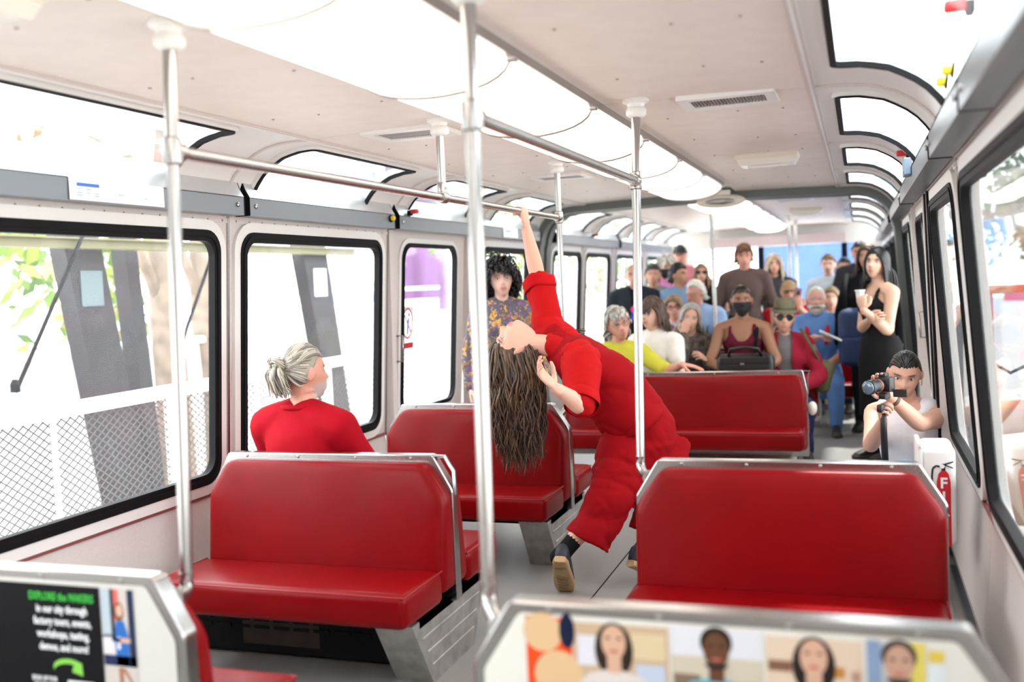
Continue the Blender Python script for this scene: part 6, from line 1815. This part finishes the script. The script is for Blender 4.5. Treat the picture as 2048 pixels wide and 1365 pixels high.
for i in range(150):
    x = rs.uniform(-.045, .045); y = rs.uniform(-.145, -.105)
    st = b+np.array((x*.5, -.012, rs.uniform(-.01, .012)))
    paths.append([R @ st+hc, R @ np.array((x*1.2+rs.uniform(-.01, .01), y-.012, .0))+hc, R @ np.array((x*1.45+rs.uniform(-.012, .012), y, -.045))+hc, R @ np.array((x*1.4+rs.uniform(-.02, .02), y+.018, -.085+rs.uniform(-.02, .02)))+hc])
locks(rm, 'hair_knot', paths, .0048, HB['salt'], 4)
g = G(); P, up, rt, fwd, Lt, H = (J[k] for k in ('P', 'up', 'rt', 'fwd', 'Lt', 'H'))
an = np.linspace(0, 2*math.pi, 26, endpoint=False); cc = P+up*Lt*1.012
g.tube([cc+rt*math.cos(a)*.056*H+fwd*(math.sin(a)*.046*H)+up*(.004-.010*math.sin(a)) for a in an], .006, .010, n=8, ref=tuple(up), closed=True); g.build('neckband', K('red_tee', (.33, .0012, .009)), rm, smooth=True)
g = G()
for dx, dz_ in ((-.012, 0), (0, .003), (.012, -.002), (.005, -.007)):
    c = P+up*(Lt*1.02+dz_)+rt*dx-fwd*(.032*H); g.add([c+rt*.005*math.cos(a)+up*.0035*math.sin(a)-fwd*.004 for a in np.linspace(0, 6.28, 8, endpoint=False)], [tuple(range(8))])
g.build('neck_tattoo', mat('tattoo_ink', (.06, .06, .08), .6), rm, fixn=False)

# ---- photographer
rp, J = person('photographer in a white sleeveless top with sleek dark hair, crouching by the right door', 1.375, 5.32, 1.028, 1.62, -108, sit=True, sk='light', lean=6, head=(14, -19, -6), seed=42, brow=(.02, .014, .012), lip=(.50, .18, .16),
    hair=dict(n=380, length=.15, vol=.003, r=.0055, kind='up', comb='bun', bun=(0, -.12, .0), steps=12, grav=.05, capoff=.003, spread=.04), hcol=HB['black'], shirt=K('white_linen', (.74, .74, .77)), sleeve='vest', pants=None, vox=.005, cvox=.011, hem=-.25,
    arms=(dict(at=(1.262, 4.965, .715), hint=(-.35, .3, -1), dir=(-.05, -.25, .35), palm=(.9, -.3, .1), curl=(1.0, 1.05, 1.1, 1.1), thumb=.6), dict(at=(1.285, 4.925, .845), hint=(.45, -.2, -1), dir=(-.55, -.35, .75), palm=(-.1, -.75, .55), curl=(.35, .35, .4, .45), thumb=.15)))
P, up, rt, fwd, Lt, H, fw = (J[k] for k in ('P', 'up', 'rt', 'fwd', 'Lt', 'H', 'fw'))
g = G(); g.ell(J['R_'] @ np.array((0, -.125, -.005))+J['HC'], (.03, .03, .032), 14, 10, J['R_']); V = g.verts()
mesh_obj('hair_bun', V, [list(f) for f in g.f], HB['black'], rp, {'strand': np.full((len(V), 3), .4)})
g = G()
for sx in (-1, 1):
    an = np.linspace(0, 2*math.pi, 12, endpoint=False); c = hl(J, (sx*.083, -.008, -.045))
    g = G(); g.tube([c+J['R_'] @ np.array((0, .010*math.cos(a), .014*math.sin(a))) for a in an], .002, n=5, closed=True); g.build('earring', mat('gold', (.8, .55, .2), .25, metal=1.), rp, smooth=True)
# jeans: crouching, one knee to the front
g = G(); g.tube([P-up*.1, P-up*.02, P+up*.06], np.array([.12, .16, .155]), np.array([.1, .125, .12]), n=20, ref=fw, rounded=True)
zs = max(.12, P[2]-.35)
for sx, kn, an_ in ((-1, (1.33, 4.80, .50), (1.30, 4.98, .10)), (1, (1.12, 4.95, .40), (1.05, 5.22, .10))):
    limb(g, [P+rt*sx*.08-up*.04, (P+rt*sx*.08-up*.04+np.array(kn))/2, kn, (np.array(kn)+np.array(an_))/2, an_], [.085, .08, .066, .055, .045], n=14)
V, F = remeshed(g, .016, 3); V = wrinkle(V, F, .007, 26, 4); mesh_obj('jeans', V, F, K('pale_jeans', (.22, .32, .45)), rp)
for a_ in ((1.30, 4.98, .09), (1.05, 5.22, .09)):
    shoe(rp, a_, (-.2, -1, 0), (0, 0, 1), mat('beige_shoe', (.4, .33, .26), .6), mat('sole_light', (.5, .45, .38), .7))
g = G(); w_ = J['L']['W']*.80+J['L']['E']*.20; dd = nrm(J['L']['W']-J['L']['E'])
g.lathe([(.027, -.012), (.029, -.006), (.029, .006), (.027, .012)], w_, 16, tuple(dd)); g.build('bracelet', mat('brown_leather', (.10, .05, .03), .5), rp, smooth=True)
# low stool hidden under her
o = thing('equipment_case', 'low dark case the photographer sits on', 'case', (P[0], P[1], 0))
g = G(); g.rbox((P[0], P[1]+.02, max(.04, (P[2]-.13)/2)), (.30, .28, max(.06, P[2]-.14)), .02, 2); g.build('shell', M['black'], o)
g = G(); g.tube([(P[0]-.06, P[1]-.13, .12), (P[0], P[1]-.15, .14), (P[0]+.06, P[1]-.13, .12)], .008, n=6); g.build('grip', M['dark'], o, smooth=True)
# camera and gimbal grip
cm = thing('video_camera', 'black video camera on a grip stick held by the photographer', 'camera', (1.25, 4.93, .45))
bd = nrm((-.55, -.83, -.04)); sd_ = np.cross(bd, (0, 0, 1)); C0 = np.array((1.268, 4.885, .900))
blk = mat('camera_black', (.010, .010, .011), .45)
rz_ = math.atan2(bd[1], bd[0])
g = G(); g.rbox(C0, (.05, .09, .07), .010, 2, rz=rz_); g.rbox(C0+np.array((0, 0, .042)), (.035, .035, .022), .006, 2, rz=rz_); g.build('body', blk, cm, smooth=True, auto=40)
g = G(); g.lathe([(.024, .02), (.026, .035), (.029, .04), (.029, .07), (.027, .074), (.027, .10), (.034, .106), (.034, .125), (.031, .127)], C0, 22, tuple(bd)); g.build('lens_barrel', blk, cm, smooth=True, auto=40)
g = G(); g.lathe([(.0305, .1275), (.024, .131), (.001, .133)], C0, 22, tuple(bd)); g.build('front_glass', mat('front_glass', (.10, .16, .22), .08, coat=.8), cm, smooth=True)
g = G(); g.lathe([(.0293, .046), (.0302, .049), (.0302, .052), (.0293, .055)], C0, 22, tuple(bd)); g.build('focus_ring', mat('ring_red', (.35, .08, .05), .4), cm, smooth=True)
pS = C0-sd_*.068+np.array((.0, .0, -.042))
g = G(); g.rbox(pS-bd*.02, (.006, .062, .036), .003, 2, rz=rz_+math.radians(15)); g.build('flip_screen', M['black'], cm)
g = G(); g.rbox(C0+np.array((0, 0, -.055)), (.045, .04, .03), .006, 2, rz=rz_); g.rbox(C0+np.array((-.01, .02, -.115)), (.055, .03, .04), .01, 2, rz=rz_); g.build('gimbal_head', blk, cm, smooth=True, auto=40)
g = G(); g.tube([C0+np.array((-.005, .02, -.10)), C0+np.array((-.005, .04, -.22)), C0+np.array((.0, .06, -.46))], [.013, .015, .017], n=14); g.build('grip_stick', blk, cm, smooth=True)

# ---- the dancer
RD = K('dancer_red', (.27, .0006, .004), .8); RS = K('dancer_sleeve_red', (.42, .004, .006), .8)
dn = thing('person', 'dancer in red arching backwards, long brown hair hanging, one hand on the rail', 'person', (.0, 4.5, 0))
tcam = nrm((.3305, -.9423, .0564)); rC = np.array((.943, .328, -.046)); uC = np.array((.025, .068, .997))
pel, mid, che, nkb = (np.array(q) for q in ((.172, 4.68, .705), (.040, 4.58, .935), (-.097, 4.50, 1.083), (-.190, 4.49, 1.143)))
Lsh, Rsh = np.array((-.245, 4.61, 1.205)), np.array((-.035, 4.375, 1.066))
Lwr = np.array((-.372, 4.69, 1.712)); Lel, _ = ik(Lsh, Lwr, .275, .255, (-.2, .6, 0))
Rel, Rwr = np.array((.012, 4.19, .893)), np.array((-.068, 4.075, 0.985))
fN = nrm(.73*rC+.68*uC)
HC = np.array((-.372, 4.452, 1.133))
hf = nrm(-.70*rC+.70*uC+.10*tcam); hr = nrm(tcam-np.dot(tcam, hf)*hf); hu = np.cross(hr, hf); RH = np.stack([hr, hf, hu], 1)
g = G()
g.tube([pel+(mid-pel)*.3, mid, che, nkb], [.10, .11, .13, .06], [.08, .085, .09, .05], n=20, ref=fN, rounded=True)
limb(g, [che+(nkb-che)*.4, nkb+(HC-nkb)*.3+uC*.006, HC-hu*.035-hf*.016], [.060, .050, .052], n=16)
add_head(g, RH, HC, 1.04, nose=1.15)
limb(g, [che+(Lsh-che)*.6, Lsh, Lsh+(Lel-Lsh)*.5, Lel, Lel+(Lwr-Lel)*.35, Lel+(Lwr-Lel)*.75, Lwr], [.05, .052, .045, .039, .039, .030, .025], n=16)
limb(g, [che+(Rsh-che)*.6, Rsh, Rsh+(Rel-Rsh)*.5, Rel, Rel+(Rwr-Rel)*.35, Rel+(Rwr-Rel)*.75, Rwr], [.05, .053, .047, .040, .040, .031, .025], n=16)
hipR, kneR, ankR = np.array((.10, 4.60, .66)), np.array((.06, 4.46, .43)), np.array((-.135, 4.30, .205))
hipL, kneL, ankL = np.array((.25, 4.76, .64)), np.array((.27, 4.62, .40)), np.array((.185, 4.51, .165))
for a, b_, c in ((hipR, kneR, ankR), (hipL, kneL, ankL)):
    limb(g, [pel+(mid-pel)*.3, (pel+a)/2, (a+b_)/2, b_, b_+(c-b_)*.35, c, c+(c-b_)*.05], [.1, .085, .072, .056, .054, .034, .036], n=14)
V, F = remeshed(g, .0047, 2, .4)
gh = G(); nails = []
hand(gh, Lwr, nrm((-.09, 0, 1)), (-1, 0.1, 0), -1, .95, (.95, 1.0, 1.0, 1.05), .75, .05, nails)
hand(gh, Rwr, nrm((-.62, -.25, .74)), (.74, -.15, .62), 1, .98, (.30, .42, .50, .55), .35, .12, nails)
V2, F2 = remeshed(gh, .0028, 2, .4)
b0 = len(V); V = np.concatenate([V, V2]); F = F+[[i+b0 for i in f] for f in F2]
mesh_obj('body', V, F, skin_mat('dancer', (.66, .39, .29), (.10, .06, .04), (.50, .10, .10)), dn, {'tint': head_tint(V, RH, HC, 1.04)})
eyes(RH, HC, 1.04, dn, (.14, .18, .2), look=(-.1, .2))
nm_ = mat('orange_nail', (.85, .16, .06), .25)
for c, d_, u_, r0 in nails:
    B = basis(d_, u_); g = G(); g.ell(c, (r0*.62, r0*.95, r0*.22), 10, 6, np.stack([B[:, 0], nrm(d_), B[:, 2]], 1)); g.build('fingernail', nm_, dn, smooth=True)
# inner mouth
g = G(); g.ell(RH @ (np.array((0, .093, -.0595))*1.04)+HC, (.015, .010, .0055), 12, 8, RH); g.build('mouth', mat('mouth_dark', (.16, .02, .02), .4), dn, smooth=True)
# shirt: bright red sleeves and collar
g = G()
limb(g, [che+(Lsh-che)*.2, Lsh, Lsh+(Lel-Lsh)*.4, Lel*.86+Lsh*.14], [.105, .092, .074, .080], n=18)
limb(g, [che+(Rsh-che)*.2, Rsh, Rsh+(Rel-Rsh)*.5, Rel*.90+Rsh*.10], [.105, .098, .086, .076], n=18)
g.tube([che, che+(nkb-che)*.95], [.135, .08], [.085, .066], n=20, ref=fN, rounded=True)
V, F = remeshed(g, .0095, 3); V = folds(folds(V, F, .008, .12, 77, (0, .3, 1), 4), F, .003, .05, 7, (0, .3, 1), 4); mesh_obj('shirt', V, F, RS, dn, label='brighter red shirt sleeves and collar')
for S_, E_, k, r_ in ((Lsh, Lel, .88, .080), (Rsh, Rel, .90, .078)):
    ax = nrm(E_-S_); a1 = nrm(np.cross(ax, (.3, .5, .8))); a2 = np.cross(ax, a1); c = S_+(E_-S_)*k
    an = np.linspace(0, 2*math.pi, 26, endpoint=False)
    g = G(); g.tube([c+(a1*math.cos(a)+a2*math.sin(a))*r_+ax*.006*math.sin(3*a) for a in an], .0035, .030, n=10, ref=tuple(ax), closed=True); g.build('sleeve_cuff', RS, dn, smooth=True)
# collar flaps
g = G()
for s in (-1, 1):
    c = nkb+tcam*s*.045+fN*.045
    ln = nrm(che-nkb)
    g.rbox(c, (.012, .07, .05), .004, 2); 
g = G(); an = np.linspace(-2.2, 2.2, 20); ln = nrm(nkb-che)
inn_ = [nkb-ln*.012+fN*math.cos(a)*.062+tcam*math.sin(a)*.066 for a in an]; out_ = [nkb-ln*(.055+.012*math.cos(a*2))+fN*math.cos(a)*.088+tcam*math.sin(a)*.092 for a in an]
g.add(inn_+out_, [(i, i+1, 21+i, 20+i) for i in range(19)]); ob = g.build('collar', RS, dn, smooth=True); ob.modifiers.new('t', 'SOLIDIFY').thickness = .006
# tunic: deep red sleeveless layer
g = G()
pts = [pel+(mid-pel)*.22+fN*-.004, pel+(mid-pel)*.55+fN*.002, mid, mid+(che-mid)*.55, che, che+(nkb-che)*.5, nkb-nrm(nkb-che)*.015]
A = catmull(np.concatenate([np.array(pts), np.array([[.178, .170], [.174, .167], [.167, .162], [.158, .140], [.162, .118], [.140, .095], [.078, .068]])], 1), 5)
g.tube(A[:, :3], A[:, 3], A[:, 4], n=36, ref=fN)
for S_ in (Lsh, Rsh): limb(g, [che+(nkb-che)*.3, S_*.75+(che+(nkb-che)*.3)*.25], [.10, .094], n=16)
V, F = remeshed(g, .0095, 3); V = folds(wrinkle(V, F, .006, 15, 78), F, .008, .20, 78, tuple(nrm(nkb-pel)+.5*fN), 4); V = folds(V, F, .003, .07, 8, tuple(nrm(nkb-pel)+.5*fN), 4); mesh_obj('tunic', V, F, RD, dn, label='deep red sleeveless tunic')
# trousers
g = G()
g.tube([pel+(mid-pel)*.62, pel+(mid-pel)*.25, pel, (hipR+hipL)/2+fN*.012-uC*.02, (hipR+hipL)/2+fN*.02-uC*.10], [.155, .168, .172, .176, .15], [.148, .160, .164, .158, .125], n=28, ref=tuple(fN), rounded=True)
hemR, hemL = np.array((-.045, 4.38, .235)), np.array((.225, 4.55, .235))
for a, b_, c in ((hipR, kneR, hemR), (hipL, kneL, hemL)):
    A = catmull(np.concatenate([np.array([a, (a+b_)/2, b_, (b_+c)/2, c]), np.array([[.135], [.128], [.120], [.116], [.117]])], 1), 5)
    g.tube(A[:, :3], A[:, 3], A[:, 3]*.92, n=28, ref=(0, 1, 0))
V, F = remeshed(g, .0105, 3); V = folds(wrinkle(V, F, .007, 14, 79), F, .010, .19, 80, (.5, .2, .8), 4); V = folds(V, F, .004, .08, 9, (.5, .2, .8), 4); mesh_obj('trousers', V, F, RD, dn, label='wide deep red trousers')
# socks and trainers
sk_ = K('black_sock', (.008, .008, .009)); navy = mat('trainer_navy', (.012, .014, .028), .6, noise=(60, .3)); gum = mat('gum_sole', (.42, .27, .13), .55, bump=(45, .5))
for a, b_, fwd_, up_ in ((ankR, kneR, (-.12, .66, -.74), (-.05, .74, .66)), (ankL, kneL, (.52, .66, -.46), (.15, .5, .82))):
    g = G(); dv = nrm(b_-a); limb(g, [a-dv*.03, a+dv*.03, a+dv*.085], [.043, .040, .041], n=14); g.build('sock', sk_, dn, smooth=True)
    s_ = shoe(dn, a, fwd_, up_, navy, gum, 1.04)
# raised pattern on the near sole and loose lace ends
f = nrm((-.12, .66, -.74)); u = nrm(np.array((-.05, .74, .66))-np.dot((-.05, .74, .66), f)*f); r_ = np.cross(f, u)
for x in (-.03, -.005, .06, .085, .11, .135, .16):
    g = G(); g.tube([ankR+f*x-r_*.026-u*.0895, ankR+f*(x+.010)-u*.0905, ankR+f*x+r_*.026-u*.0895], .0045, n=5)
    g.build('tread_bar', mat('gum_dark', (.26, .16, .08), .6), dn, smooth=True)
# hair
hair_mesh(dn, RH, HC, 1.04, HB['dancer'], n=820, length=.42, vol=.020, r=.0058, kind='fringe', comb='back', steps=22, sides=4, curl=.015, freq=30, grav=1.1, seed=91, capoff=.003, spread=.5, lenvar=.35, taper=.85, neckr=.03)
rs = np.random.RandomState(8); paths = []
for i in range(46):
    s = hl(dict(R_=RH, hs=1.04, HC=HC), (.03*rs.randn()*.6-.03, -.06, -.055+.02*rs.randn()))
    e = nkb+fN*(.105+.015*rs.randn())+(nkb-che)*-.45-tcam*(.05+.03*rs.rand())+rs.randn(3)*.010
    m1 = nkb+fN*.085-tcam*(.055+.02*rs.rand())+rs.randn(3)*.008
    paths.append([s, (s+m1)/2+fN*.03+rs.randn(3)*.006, m1, e+(e-m1)*rs.uniform(-.2, .5)])
locks(dn, 'loose_hair', paths, .0045, HB['dancer'], 5)
bpy.data.scenes.remove(WORK)
